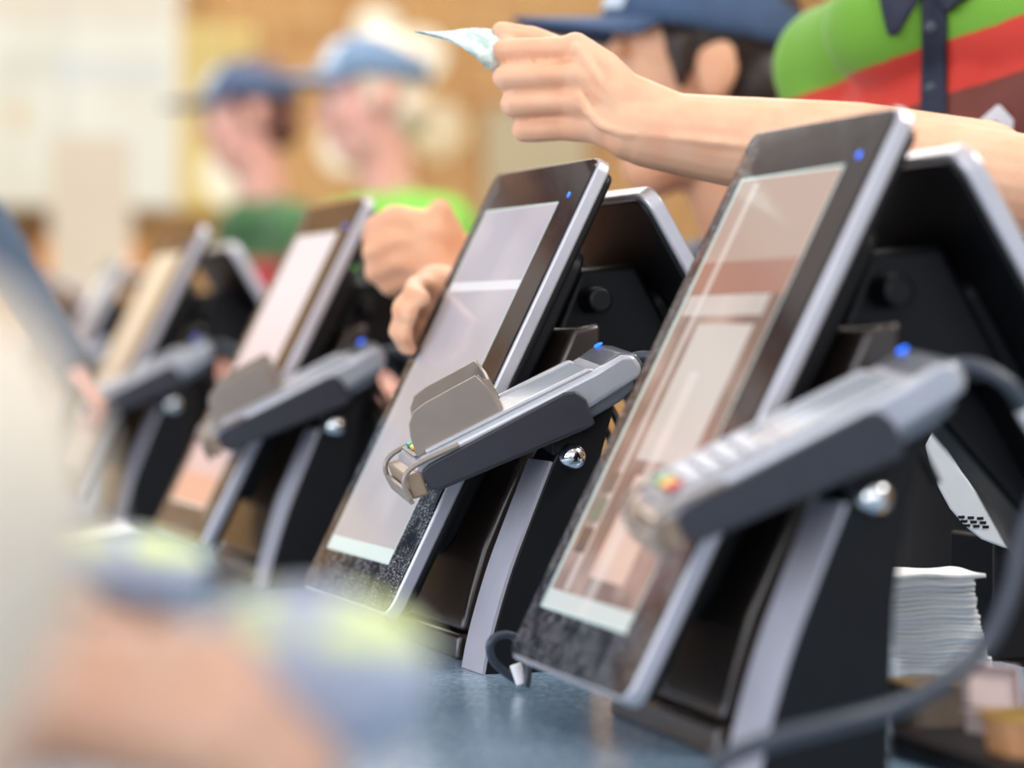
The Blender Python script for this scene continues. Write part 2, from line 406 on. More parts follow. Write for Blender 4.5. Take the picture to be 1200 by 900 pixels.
def make_reader(label, shield):
    t = thing('card_reader', (0, 0, 0), label, 'card reader', 'card readers along the counter')
    XZ = lambda p, q, s: (p, s, q)
    post = [(x, z) for x, z in FRONT] + [(.058, 0), (.0592, .05), (.061, .097), (.071, .155), (.080, .185), (.075, .194), (.06, .183), (.042, .163)]
    obj('post', MB().prism(post, XZ, -.080, -.036), M['black'], t, bevel=.002)
    st = MB()
    fr = spline([(x, 0, z) for x, z in FRONT], 5)
    g = []
    for y in (-.0805, -.035):
        pass
    pts = []
    for i, p in enumerate(fr):
        tn = (fr[min(i + 1, len(fr) - 1)] - fr[max(i - 1, 0)]).normalized(); nn = Vector((tn.z, 0, -tn.x))
        if nn.x > 0: nn = -nn
        pts.append((p, nn))
    a = [(p + nn * .0022) for p, nn in pts]; b = [(p - nn * .0002) for p, nn in pts]
    vs = []
    for p in a: vs += [(p.x, -.0808, p.z), (p.x, -.0352, p.z)]
    n = len(vs)
    for p in b: vs += [(p.x, -.0808, p.z), (p.x, -.0352, p.z)]
    k = len(a); fs = []
    for i in range(k - 1):
        fs += [(2 * i, 2 * i + 1, 2 * i + 3, 2 * i + 2), (n + 2 * i, n + 2 * i + 2, n + 2 * i + 3, n + 2 * i + 1),
               (2 * i, 2 * i + 2, n + 2 * i + 2, n + 2 * i), (2 * i + 1, n + 2 * i + 1, n + 2 * i + 3, 2 * i + 3)]
    fs += [(0, n, n + 1, 1), (2 * k - 2, 2 * k - 1, n + 2 * k - 1, n + 2 * k - 2)]
    obj('trim_strip', st.add(vs, fs), M['strip'], t, ang=60)
    obj('pivot_knob', MB().ball((.0455, -.0875, .151), .0098, 24), M['chrome'], t)
    obj('pivot_collar', MB().tube([(.0455, -.084, .151), (.0455, -.030, .151)], .0065, 16), M['black'], t)
    # reader itself, in its own tilted frame
    body = obj('reader_body', MB().prism([(.016, -.001), (.006, .006), (.007, .017), (.016, .0215), (.150, .0215), (.172, .0235), (.181, .019), (.1825, .009), (.178, .0025), (.160, .001), (.13, -.002)],
               XZ, RY0 + .003, RY1 - .003), M['reader'], t, bevel=.004, seg=4)
    body.matrix_local = RM
    obj('lower_shell', MB().prism([(.125, -.009), (.125, 0), (.162, .003), (.174, .003), (.170, -.003), (.158, -.007)], XZ, RY0 + .006, RY1 - .006), M['readerdark'], body, bevel=.002)
    obj('cap', MB().prism([(.151, .0212), (.172, .0246), (.183, .0185), (.184, .009), (.180, .008), (.176, .016)], XZ, RY0 + .005, RY1 - .005), M['readerdark'], body, bevel=.003)
    obj('indicator_light', MB().lathe([(.0033, 0), (.0033, .0008), (.002, .0013)], 16, Matrix.Translation((.1725, RY1 - .011, .0243))), M['led'], body)
    # pale display/printer face and raised side ridges
    obj('face_panel', MB().prism(rrect(.066, .052, .004, x=.082, y=RY0 + .0165), lambda p, q, s: (p, q, s), .0215, .0232), M['paperwin'], body, bevel=.0006)
    for y0 in (RY0 + .006, RY1 - .012):
        obj('side_ridge', MB().prism([(.02, .021), (.02, .0245), (.148, .0245), (.152, .021)], XZ, y0, y0 + .006), M['reader'], body, bevel=.002)
    # cradle: dark side cheeks and a floor
    ck = [(.010, .006), (.011, -.001), (.017, -.0045), (.128, -.0125), (.1345, -.0118), (.1362, .006), (.132, .0150), (.124, .0178), (.018, .0155), (.011, .0135)]
    obj('cradle', MB().prism(ck, XZ, RY0, RY0 + .0035).prism(ck, XZ, RY1 - .0035, RY1)
        .prism([(.014, -.0045), (.016, -.0005), (.128, -.0085), (.128, -.0125)], XZ, RY0, RY1), M['darkgrey'], body, bevel=.0016)
    # bumper clip at the low end
    cl = MB()
    for y in (RY0 - .001, RY1 + .001):
        s = 1 if y < -.05 else -1
        cl.tube(spline([(.042, y, .0185), (.018, y, .0195), (.003, y, .0180), (-.0040, y, .0110), (-.0045, y, -.001)], 5), .0020, 8)
    cl.prism([(-.0062, -.004), (-.003, -.004), (-.003, .007), (-.006, .007)], XZ, RY0 - .002, RY1 + .002)
    obj('bumper_clip', cl, M['shield'], body, bevel=.0006)
    obj('bumper_cushion', MB().prism([(-.003, -.002), (.009, -.004), (.011, .014), (-.001, .015)], XZ, RY0 + .0015, RY1 - .0015), M['saucecup'], body, bevel=.002)
    # keypad with separate keys
    kp = obj('keypad', MB().prism(rrect(.062, .058, .004, x=.012, y=RY0 + .0135), IDZ, .0214, .0226), M['readerdark'], body)
    mats = ['keyred', 'keyyellow', 'keygreen']
    for i in range(5):
        for j in range(3):
            x = .015 + i * .0118; y = RY0 + .018 + j * .0172
            obj('key', MB().prism(rrect(.0088, .0135, .002, 3, x, y), IDZ, .0226, .0252), M[mats[j]] if i == 0 else M['key'], kp, bevel=.0008, seg=2)
    if shield:
        sh = MB()
        wall = [(.0135, .0215), (.0150, .036), (.0180, .0455), (.0240, .0515), (.034, .0535), (.0745, .0550), (.0785, .0440), (.0795, .0220)]
        sh.prism(wall, XZ, RY0 + .010, RY0 + .0122); 
        far = [(p + .012, q) for p, q in wall]
        sh.prism(far, XZ, RY1 - .0122, RY1 - .010)
        # curved back wall joining the two
        a = [(.0745, RY0 + .011), (.081, RY0 + .022), (.084, -.0525), (.0865, RY1 - .022), (.0865, RY1 - .011)]
        sp = spline([(p, q, 0) for p, q in a], 5)
        lo = [(p.x, p.y, .022) for p in sp]; dip = lambda i: .0550 - .010 * math.sin(math.pi * i / (len(sp) - 1)) ** .6
        hi = [(p.x, p.y, dip(i)) for i, p in enumerate(sp)]
        off = .0022
        vs = lo + hi + [(x + off, y, z) for x, y, z in lo] + [(x + off, y, z) for x, y, z in hi]
        n = len(sp); fs = []
        for i in range(n - 1):
            fs += [(i, i + 1, n + i + 1, n + i), (2 * n + i + 1, 2 * n + i, 3 * n + i, 3 * n + i + 1), (n + i, n + i + 1, 3 * n + i + 1, 3 * n + i), (i + 1, i, 2 * n + i, 2 * n + i + 1)]
        fs += [(0, n, 3 * n, 2 * n), (n - 1, 3 * n - 1, 4 * n - 1, 2 * n - 1)]
        sh.add(vs, fs)
        obj('privacy_shield', sh, M['shield'], body, bevel=.0007, seg=2)
    # bracket from the post to the cradle, and the data cable leaving the upper end
    obj('bracket', MB().prism([(.104, -.010), (.129, -.0125), (.118, -.026), (.100, -.022)], XZ, RY0 + .016, RY1 - .026), M['black'], body, bevel=.002)
    cpts = spline([(.182, -.05, .010), (.196, -.055, .006), (.208, -.062, -.010), (.213, -.062, -.032)], 6)
    obj('cable', MB().tube(cpts, .0048, 12), M['cablegrey'], body)
    obj('cable_sleeve', MB().tube([(.2115, -.062, -.026), (.2155, -.062, -.052)], .0062, 14), M['white'], body, bevel=.001)
    return t

def place(o, x, y, rz=0):
    o.location = (x, y, CT); o.rotation_euler = (0, 0, rz)
    return o

TL = ['nearest checkout terminal, dusty tall screen showing brown menu tiles',
      'second-nearest checkout terminal, its pale screen gripped by fingers on the edge',
      'third checkout terminal back, blurred with a pinkish white screen',
      'fourth checkout terminal back, blurred with a cream screen and bright silver corner',
      'fifth checkout terminal back, small blurred lavender slab beside the slate sleeve',
      'farthest checkout terminal, a small dark blur under the cream poster stand']
SPOTS = [(.600, 1.447, R(-2.0)), (.600, 1.944, R(1.2)), (.600, 2.606, 0), (.600, 3.378, 0)]
p5 = atY(142, 292, 5.05); p6 = atY(62, 302, 6.2)
SPOTS += [(p5.x - .1, 5.05, R(-3)), (p6.x - .1, 6.2, R(-4))]
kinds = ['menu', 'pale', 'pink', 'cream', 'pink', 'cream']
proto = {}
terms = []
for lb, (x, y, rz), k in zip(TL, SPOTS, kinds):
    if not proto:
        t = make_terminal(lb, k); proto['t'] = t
    else:
        t = dup(proto['t']); t['label'] = lb
        for c in t.children:
            if c.name.startswith('customer_display'):
                for s in c.children:
                    if s.name.startswith('screen'):
                        s.data = s.data.copy(); s.data.materials[0] = M['screen_' + k]
    place(t, x, y, rz); terms.append(t)
RL = ['nearest card reader, pale keys facing up, no shield, cable looping from its end',
      'sharp card reader with taupe privacy shield over its keys, beside the second terminal',
      'third card reader back, blurred, with a low taupe shield, beside the pinkish screen',
      'fourth card reader back, pale blurred bar with a round silver knob',
      'fifth card reader back, small pale blurred bar at the slate sleeved hand']
readers = []
rs = make_reader(RL[1], True); place(rs, *SPOTS[1])
rn = make_reader(RL[0], False); place(rn, *SPOTS[0])
r3 = dup(rs); r3['label'] = RL[2]; place(r3, *SPOTS[2])
r4 = dup(rn); r4['label'] = RL[3]; place(r4, *SPOTS[3])
r5 = dup(rn); r5['label'] = RL[4]; place(r5, *SPOTS[4])

# ------------------------------------------------------------------ room
def counter_mat():
    m, nt, b = newmat('speckled_blue_grey_stone'); g = G(nt)
    o, x, y, z = g.obj()
    n = g.noise(o, 260, 3, .7); n2 = g.noise(o, 5, 3)
    base = g.mix(g.step(n, .45, .68), srgb(120, 150, 176), srgb(180, 202, 220))
    base = g.mix(g.mul(g.step(n2, .4, .7), .35), base, srgb(84, 112, 138))
    nt.links.new(base, b.inputs['Base Color']); setp(b, rough=.22, spec=.5)
    return m
M['counter'] = counter_mat()
cpoly = [(.10, -.8), (.12, 1.5), (.24, 3.0), (.34, 4.2), (.56, 5.4), (.66, 6.2), (.75, 7.0), (1.25, 7.0), (1.2, 5.8), (1.12, 5.0), (1.05, 4.2), (1.0, 3.0), (.96, 1.5), (.96, -.8)]
M['counterfront'] = pm('dark_wood_panel', srgb(74, 58, 48), .5, 0, .15, 8)
cnt = thing('serving_counter', (0, 0, 0), 'long serving counter with polished blue-grey speckled stone top under the terminals', 'counter')
obj('counter_top', MB().prism(cpoly, lambda p, q, s: (p, q, s), CT - .04, CT), M['counter'], cnt, bevel=.006)
cb = [(p + (.08 if i < 7 else -.10), q) for i, (p, q) in enumerate(cpoly)]
obj('counter_base', MB().prism(cb, IDZ, .0, CT - .04), M['counterfront'], cnt)

def brick_mat():
    m, nt, b = newmat('warm_brick'); g = G(nt)
    t = g.n('ShaderNodeTexCoord')
    mp = g.n('ShaderNodeSeparateXYZ'); nt.links.new(t.outputs['Object'], mp.inputs[0])
    cb_ = g.n('ShaderNodeCombineXYZ')
    nt.links.new(g.m('ADD', mp.outputs[0], mp.outputs[1]), cb_.inputs[0]); nt.links.new(mp.outputs[2], cb_.inputs[1])
    br = g.n('ShaderNodeTexBrick'); nt.links.new(cb_.outputs[0], br.inputs['Vector'])
    br.inputs['Scale'].default_value = 1
    br.inputs['Brick Width'].default_value = .30; br.inputs['Row Height'].default_value = .10
    br.inputs['Mortar Size'].default_value = .010
    br.inputs['Color1'].default_value = (*srgb(180, 142, 94), 1); br.inputs['Color2'].default_value = (*srgb(160, 118, 74), 1)
    br.inputs['Mortar'].default_value = (*srgb(196, 166, 122), 1)
    n = g.noise(t.outputs['Object'], 1.3, 2)
    col = g.mix(g.mul(g.step(n, .4, .7), .5), br.outputs['Color'], srgb(200, 168, 118))
    nt.links.new(col, b.inputs['Base Color']); setp(b, rough=.85)
    return m
M['brick'] = brick_mat()
M['floor'] = pm('grey_floor_tile', srgb(120, 112, 104), .4, 0, .1, 4)
M['ceiling'] = pm('glowing_ceiling_paint', srgb(206, 196, 190), .9, 0, .04, 3, em=(1, .95, .93), ems=.22)  # emission added to the paint as fill light
M['wallpaint'] = pm('warm_wall_paint', srgb(196, 176, 150), .85, 0, .05, 3)
HC = 3.1
YF = 9.0
XL, XR = -3.6, 4.6
struct('floor', MB().box((XL, -3, -.1), (XR, YF, 0)), M['floor'])
struct('ceiling', MB().box((XL, -3, HC), (XR, YF, HC + .1)), M['ceiling'])
struct('wall_far', MB().box((XL, YF, 0), (XR, YF + .15, HC)), M['brick'])
struct('wall_right', MB().box((XR, -3, 0), (XR + .15, YF, HC)), M['brick'])

def emis(name, col, s, n=0, sc=3):
    m, nt, b = newmat(name); g = G(nt)
    o, x, y, z = g.obj()
    if n:
        f = g.noise(o, sc, 2); c = g.mix(g.step(f, .35, .65), tuple(v * (1 - n) for v in col), col)
        nt.links.new(c, b.inputs['Emission Color'])
    setp(b, col=(.05, .05, .05), em=col, ems=s, rough=.6)
    return m

def ybox(px0, py0, px1, py1, Y, th=.03):
    a = atY(px0, py1, Y); c = atY(px1, py0, Y)
    return MB().box((a.x, Y, a.z), (c.x, Y + th, c.z))
# backlit menu board on the far wall, with pale bands
def menu_mat():
    m, nt, b = newmat('backlit_menu_panel'); g = G(nt)
    o, x, y, z = g.obj()
    f = g.noise(o, 3, 2)
    col = g.mix(g.step(f, .35, .65), srgb(240, 232, 208), srgb(250, 246, 228))
    def band(px0, py0, px1, py1, c, k=.7):
        nonlocal col
        a = atY(px0, py1, 8.7); d = atY(px1, py0, 8.7)
        col = g.mix(g.mul(g.rect(x, z, a.x, d.x, a.z, d.z), k), col, srgb(*c))
    band(66, -200, 82, 300, (226, 224, 208)); band(66, 70, 200, 98, (226, 230, 226)); band(0, 62, 66, 92, (222, 222, 204))
    band(0, 122, 40, 150, (240, 218, 180)); band(-60, 0, 200, 22, (240, 218, 190), .5)
    setp(b, col=(.02, .02, .02), rough=.5, ems=.86)
    nt.links.new(col, b.inputs['Emission Color'])
    return m
mb_ = thing('menu_board', (0, 0, 0), 'big backlit cream menu board high on the far wall', 'menu board')
obj('frame', ybox(-210, -150, 214, 244, 8.74, .06), pm('board_frame', srgb(214, 200, 176), .5, 0, .05, 5), mb_, bevel=.01)
obj('panel', ybox(-204, -144, 207, 236, 8.70, .04), menu_mat(), mb_)

# cream poster stand with an orange edge, behind the far terminals
ps = thing('poster_stand', (0, 0, 0), 'tall cream poster stand edged in orange, below the menu board', 'poster stand')
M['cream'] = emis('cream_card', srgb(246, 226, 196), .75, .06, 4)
M['orange'] = pm('orange_edge', srgb(226, 146, 64), .6, 0, .08, 5)
a = atY(50, 345, 8.2); c = atY(164, 172, 8.2)
obj('poster_frame', MB().box((a.x, 8.2, a.z), (c.x, 8.25, c.z - .28)), M['orange'], ps, bevel=.005)
obj('poster_card', ybox(60, 160, 154, 340, 8.18, .02), M['cream'], ps)
mx = (a.x + c.x) / 2
obj('stand_leg', MB().tube([(mx, 8.24, 0.01), (mx, 8.24, a.z + .1)], .03, 14), M['orange'], ps)
obj('stand_foot', MB().lathe([(.25, 0), (.25, .015), (.03, .03)], 28, Matrix.Translation((mx, 8.24, 0))), M['orange'], ps)

# warm lit shelf panels and lamps on the far wall
M['yellowlit'] = emis('yellow_lit_panel', srgb(242, 210, 118), .85, .12, 3)
tag(obj('wall_panel', ybox(214, 30, 300, 245, 8.9, .05), M['yellowlit'], bevel=.01), 'yellow lit panel on the brick wall behind the farthest capped worker', 'wall panel')
M['paleboard'] = emis('pale_lit_panel', srgb(240, 216, 168), .55, .1, 3)
tag(obj('wall_panel', ybox(572, 128, 690, 330, 8.9, .05), M['paleboard'], bevel=.01), 'pale cream lit panel on the brick wall below the raised hand', 'wall panel')
M['globe'] = emis('cream_globe_glass', srgb(252, 240, 210), 1.05, .04, 6)
M['brass'] = pm('brass', srgb(170, 130, 70), .35, .8, .05, 20)
GL = [((272, 206), 40, 8.3, 'cream globe lamp glowing before the mouth of the farthest capped worker'),
      ((405, 172), 34, 8.2, 'cream globe lamp glowing between the two far capped workers'),
      ((441, 34), 30, 7.7, 'cream globe lamp glowing just above the pale haired worker'),
      ((489, 66), 36, 7.9, 'cream globe lamp glowing at the back of the pale haired worker\'s cap'),
      ((512, 152), 38, 8.4, 'soft beige globe lamp behind the neck of the pale haired worker')]
M['globedim'] = emis('beige_globe_glass', srgb(240, 214, 166), .85, .04, 6)
for i, ((x, y), r, Y, lb) in enumerate(GL):
    c = atY(x, y, Y); rr = r / F * Y * .95
    g = thing('globe_lamp', c, lb, 'lamp', 'globe lamps at the far end')
    obj('globe', MB().ball((0, 0, 0), rr, 24), M['globedim'] if i == 4 else M['globe'], g)
    obj('cap', MB().lathe([(rr * .35, rr * .9), (rr * .35, rr * 1.08), (rr * .1, rr * 1.15)], 16), M['brass'], g)
    obj('cord', MB().tube([(0, 0, rr * 1.1), (0, 0, HC - c.z)], .004, 6), M['brass'], g)

# ceiling lights (linear fittings) and beams, seen mirrored in the screens
M['tube'] = emis('white_light_tube', (1, .97, .93), 9)
M['beam'] = pm('brown_beam', srgb(140, 104, 84), .7, 0, .1, 3)
for i, (x, y) in enumerate(((-1.6, 4.2), (-.3, 4.6), (1.3, 3.2), (2.9, 3.6), (-1.2, 7.2), (1.2, 7.0), (2.8, 7.2), (.2, 1.2))):
    l = thing('ceiling_light', (x, y, HC), 'long white tube ceiling light reflected in the screens', 'ceiling light', 'tube ceiling lights')
    obj('housing', MB().box((-.07, -.7, -.05), (.07, .7, 0)), M['white'], l, bevel=.01)
    obj('tube', MB().tube([(0, -.66, -.075), (0, .66, -.075)], .024, 14), M['tube'], l)
for i, y in enumerate((2.0, 4.2, 6.4)):
    struct('trim_%d' % (i + 1), MB().box((XL, y + 1.05, HC - .12), (XR, y + 1.25, HC)), M['beam'])

# shop-front windows on the customer side
M['frame'] = pm('dark_window_frame', srgb(60, 58, 58), .5, 0, .1, 5)
wl = MB().box((XL - .15, -3, 0), (XL, YF, .45)).box((XL - .15, -3, 2.85), (XL, YF, HC))
struct('wall_left', wl, M['wallpaint'])
for i in range(4):
    y0 = -3 + i * 3
    struct('window_%d' % (i + 1), MB().box((XL - .12, y0, .45), (XL - .04, y0 + .08, 2.85)).box((XL - .12, y0 + 2.92, .45), (XL - .04, y0 + 3, 2.85))
           .box((XL - .12, y0, .45), (XL - .04, y0 + 3, .52)).box((XL - .12, y0, 2.78), (XL - .04, y0 + 3, 2.85)), M['frame'])

# ------------------------------------------------------------------ people
def remesh(prims, voxel, it=6, fac=.5):
    mb = MB()
    for p in prims:
        if p[0] == 'cap':
            _, a, b, ra, rb = p; a, b = Vector(a), Vector(b)
            d = b - a; L = max(d.length, 1e-6); t = d / L
            x = t.orthogonal().normalized(); y = t.cross(x); n = 20; vs = []; rings = []
            for k in range(6, 0, -1):
                w = R(90 * k / 6); rings.append((-math.sin(w) * ra, math.cos(w) * ra))
            rings += [(0, ra), (L * .5, (ra + rb) / 2), (L, rb)]
            for k in range(1, 7):
                w = R(90 * k / 6); rings.append((L + math.sin(w) * rb, math.cos(w) * rb))
            for s, r in rings:
                r = max(r, 1e-4)
                for j in range(n):
                    q = 2 * math.pi * j / n; vs.append(a + t * s + (x * math.cos(q) + y * math.sin(q)) * r)
            m = len(rings)
            fs = [(i * n + j, i * n + (j + 1) % n, (i + 1) * n + (j + 1) % n, (i + 1) * n + j) for i in range(m - 1) for j in range(n)]
            fs += [tuple(range(n - 1, -1, -1)), tuple((m - 1) * n + j for j in range(n))]
            mb.add(vs, fs)
        elif p[0] == 'ell':
            _, c, r, mat = p; mb.ball(c, r, 28, mat)
    me = mb.mesh('tmp'); o = bpy.data.objects.new('tmp', me); COL.objects.link(o)
    md = o.modifiers.new('r', 'REMESH'); md.mode = 'VOXEL'; md.voxel_size = voxel; md.use_smooth_shade = True
    if it:
        ms = o.modifiers.new('s', 'SMOOTH'); ms.factor = fac; ms.iterations = it
    dg = bpy.context.evaluated_depsgraph_get()
    out = bpy.data.meshes.new_from_object(o.evaluated_get(dg))
    bpy.data.objects.remove(o); bpy.data.meshes.remove(me)
    for q in out.polygons: q.use_smooth = True
    return out

def basis(s, f, u):            # columns side, forward, up
    return Matrix((s, f, u)).transposed()

def head_prims(c, hf, up):
    hf = Vector(hf).normalized(); up = Vector(up).normalized(); s = hf.cross(up).normalized(); up = s.cross(hf)
    B = basis(s, hf, up)
    at = lambda a, b, d: Vector(c) + s * a + hf * b + up * d
    pr = [('ell', at(0, -.012, .035), (.074, .094, .088), B), ('ell', at(0, .025, -.02), (.062, .062, .085), B),
          ('ell', at(0, .045, -.085), (.038, .036, .034), B), ('ell', at(0, .02, -.07), (.054, .05, .042), B),
          ('cap', at(0, .086, .012), at(0, .104, -.026), .009, .013), ('ell', at(.011, .094, -.03), (.009, .010, .008), B), ('ell', at(-.011, .094, -.03), (.009, .010, .008), B),
          ('cap', at(-.035, .078, .03), at(.035, .078, .03), .012, .012),
          ('ell', at(.036, .068, -.02), (.02, .02, .018), B), ('ell', at(-.036, .068, -.02), (.02, .02, .018), B),
          ('ell', at(0, .086, -.056), (.022, .010, .006), B), ('ell', at(0, .083, -.067), (.019, .011, .007), B)]
    for q in (1, -1):
        pr += [('ell', at(.074 * q, -.012, -.002), (.009, .018, .031), B), ('ell', at(.080 * q, -.022, .004), (.006, .014, .026), B)]
    return pr, at, s, hf, up, B

def hand_prims(w, d, n, th, curl=(25, 35, 25), k=1.0, spread=4, thumb_in=.35):
    """w wrist, d finger direction, n normal of the back of the hand, th direction of the thumb side"""
    w = Vector(w); d = Vector(d).normalized(); n = Vector(n); n = (n - d * n.dot(d)).normalized(); th = Vector(th); th = (th - d * th.dot(d) - n * th.dot(n)).normalized()
    pr = []
    offs = [(.030, .085, (.042, .025, .020), .0092), (.010, .089, (.046, .028, .021), .0095), (-.010, .085, (.042, .026, .020), .009), (-.028, .077, (.033, .020, .018), .008)]
    for o, L, ln, r in offs:
        b = w + (th * o + d * L) * k
        pr.append(('cap', w + (th * o * .55 + d * .01) * k, b, .015 * k, .0125 * k))
        a = 0; p = b; dd = d + th * math.tan(R(spread)) * (o / .03)
        dd.normalize()
        for i, l in enumerate(ln):
            a += curl[i]
            v = dd * math.cos(R(a)) - n * math.sin(R(a))
            q = p + v * l * k
            pr.append(('cap', p, q, (r - i * .0007) * k, (r - (i + 1) * .0007) * k)); p = q
    b = w + (th * .022 + d * .022) * k
    v1 = (d * .75 + th * .65 - n * thumb_in).normalized(); v2 = (d * .95 + th * .25 - n * thumb_in).normalized(); v3 = (d + th * .05 - n * thumb_in * 1.3).normalized()
    q1 = b + v1 * .040 * k; q2 = q1 + v2 * .032 * k; q3 = q2 + v3 * .022 * k
    pr += [('cap', b, q1, .0165 * k, .012 * k), ('cap', q1, q2, .0115 * k, .0102 * k), ('cap', q2, q3, .0102 * k, .0085 * k)]
    return pr

def person(label, neck, f, head_c, hf, arms, skin, top_mat, hairmat, cap=None, lean=Vector((0, 0, 0)), sh=.165, sr=.052, voxel=.005, group=None,
           topvox=.007, sleeve=.62, hair='short', tuck=1.0, long_sleeve=False, top_name='shirt', extra_skin=(), sleeve_mat=None, headup=(0, 0, 1), shx=None, arm_k=1.0, sleeve0=.30, body_it=5):
    f = Vector(f); f.z = 0; f.normalize(); left = Vector((-f.y, f.x, 0)); up = Vector((0, 0, 1))
    neck = Vector(neck)
    root = thing('person', (neck.x + lean.x, neck.y + lean.y, 0), label, 'person', group)
    base = Vector((neck.x + lean.x, neck.y + lean.y, 0))
    Bt = basis(left, f, up)
    pel = neck + lean + up * (-.56)
    pel.z = max(pel.z, .82)
    ch = neck + lean * .3 - up * .19; ab = neck + lean * .7 - up * .38
    skinp = []
    tors = [('ell', ch, (.165, .108, .175), Bt), ('ell', ab, (.145, .10, .17), Bt), ('ell', pel, (.165, .118, .15), Bt)]
    tors += [('ell', (ch + ab) / 2, (.155, .104, .15), Bt), ('ell', (ab + pel) / 2, (.155, .108, .15), Bt), ('ell', ab * .75 + pel * .25, (.15, .104, .14), Bt), ('ell', ab * .25 + pel * .75, (.16, .113, .14), Bt)]
    shs = {}
    tors += [('ell', neck - up * .035 + f * .012, (.074, .078, .055), Bt)]
    for side, q in (('L', 1), ('R', -1)):
        shp = (shx or {}).get(side) or neck + left * sh * q - up * .055 + lean * .05
        shs[side] = shp
        tors += [('cap', neck - up * .03 + left * .04 * q, shp, .048, sr), ('cap', ch + left * .08 * q + up * .04, shp, .08, sr)]
    hp, hat, hs, hfv, hup, HB = head_prims(head_c, hf, headup)
    skinp += hp
    skinp += [('cap', neck - up * .04, Vector(head_c) - up * .05 - hfv * .018, .055, .05)]
    sleeves = []
    for side in ('L', 'R'):
        sp = shs[side]; a = arms[side]; el = Vector(a['elbow']); wr = Vector(a['wrist'])
        skinp += [('cap', sp, el, (sr - .008) * arm_k, .037 * arm_k), ('cap', el, el + (wr - el) * .35, .038 * arm_k, .040 * arm_k), ('cap', el + (wr - el) * .35, wr, .040 * arm_k, .026 * arm_k)]
        skinp += a['hand']
        e = sp + (el - sp) * sleeve
        sleeves.append((side, [('cap', sp + (el - sp) * (sleeve0 if sleeve_mat else 0), e, sr + (.012 if not sleeve_mat else .008), .056)] if not long_sleeve else [('cap', sp, el, sr + .012, .056 * arm_k), ('cap', el, el + (wr - el) * .93, .056 * arm_k, .042 * arm_k)]))
    legs = []; shoes = []
    for q in (1, -1):
        h = pel + left * .085 * q - up * .06; an = Vector((base.x, base.y, .085)) + left * .10 * q; kn = (h + an) / 2 + f * .02
        legs += [('cap', h, kn, .088, .062), ('cap', kn, an, .062, .044)]
        skinp += [('cap', an + up * .06, an - up * .01, .036, .034), ('cap', an - up * .02, an + f * .10 - up * .045, .034, .028)]
        shoes.append([('cap', an - up * .045 - f * .03, an + f * .14 - up * .055, .038, .030), ('cap', an - up * .02, an - up * .05, .042, .038)])
    allbody = skinp + [(p[0], p[1], tuple(r * .93 for r in p[2]), p[3]) if p[0] == 'ell' else (p[0], p[1], p[2], p[3] * .9, p[4] * .9) for p in tors + legs] + list(extra_skin)
    me = remesh(allbody, voxel, body_it)
    body = obj('body', me, skin, root, sm=False); body.matrix_parent_inverse = Matrix.Translation(-root.location)
    def child(name, m, mt, par=None):
        o = obj(name, m, mt, par or root, sm=not isinstance(m, bpy.types.Mesh))
        if not par: o.matrix_parent_inverse = Matrix.Translation(-root.location)
        return o
    top = [(p[0], p[1], tuple(r + .006 for r in p[2]), p[3]) if p[0] == 'ell' else (p[0], p[1], p[2], p[3] + .006, p[4] + .006) for p in tors]
    sl_all = [x for s in sleeves for x in s[1]]
    if sleeve_mat is None:
        shirt = child(top_name, remesh(top + sl_all, topvox, 8), top_mat)
    else:
        top += [('cap', shs[k], shs[k] + (Vector(arms[k]['elbow']) - shs[k]) * .34, sr + .008, .058) for k in shs]
        shirt = child(top_name, remesh(top, topvox, 8), top_mat)
        for s, pr in sleeves: child('sleeve', remesh(pr, topvox, 5), sleeve_mat)
    tr = [(p[0], p[1], p[2], p[3] + .008, p[4] + .012) for p in legs] + [('ell', pel - up * .05, (.17, .124, .13), Bt)]
    child('trousers', remesh(tr, .012, 5), M['trouser'])
    for s in shoes: child('shoe', remesh(s, .008, 3), M['shoe'])
    # eyes and lips
    for q in (1, -1):
        child('eye', MB().ball(hat(.031 * q, .078, .008), .0115, 14), M['eye'])
        child('iris', MB().ball(hat(.0315 * q, .0868, .008), .0052, 12), M['darkhair'])
    # hair
    if hair == 'short':
        hpz = [('ell', hat(0, -.022, .045), (.081, .093, .088), HB), ('ell', hat(0, -.06, -.02), (.068, .05, .06), HB),
               ('cap', hat(.07, .012, .03), hat(.072, .016, -.02), .012, .006), ('cap', hat(-.07, .012, .03), hat(-.072, .016, -.02), .012, .006)]
    elif hair == 'bun':
        hpz = [('ell', hat(0, -.022, .045), (.081, .093, .088), HB), ('ell', hat(0, -.06, -.01), (.070, .05, .06), HB), ('ell', hat(0, -.125, -.01), (.045, .042, .045), HB),
               ('cap', hat(.07, .02, .03), hat(.072, .022, -.012), .014, .006), ('cap', hat(-.07, .02, .03), hat(-.072, .022, -.012), .014, .006)]
    else:
        hpz = [('ell', hat(0, -.022, .045), (.086, .098, .09), HB), ('cap', hat(.06, -.03, .0), hat(.07, -.03, -.22), .042, .03), ('cap', hat(-.06, -.03, .0), hat(-.07, -.03, -.22), .042, .03),
               ('cap', hat(0, -.07, 0), hat(0, -.075, -.24), .06, .04)]
    child('hair', remesh(hpz, .006, 4), hairmat)
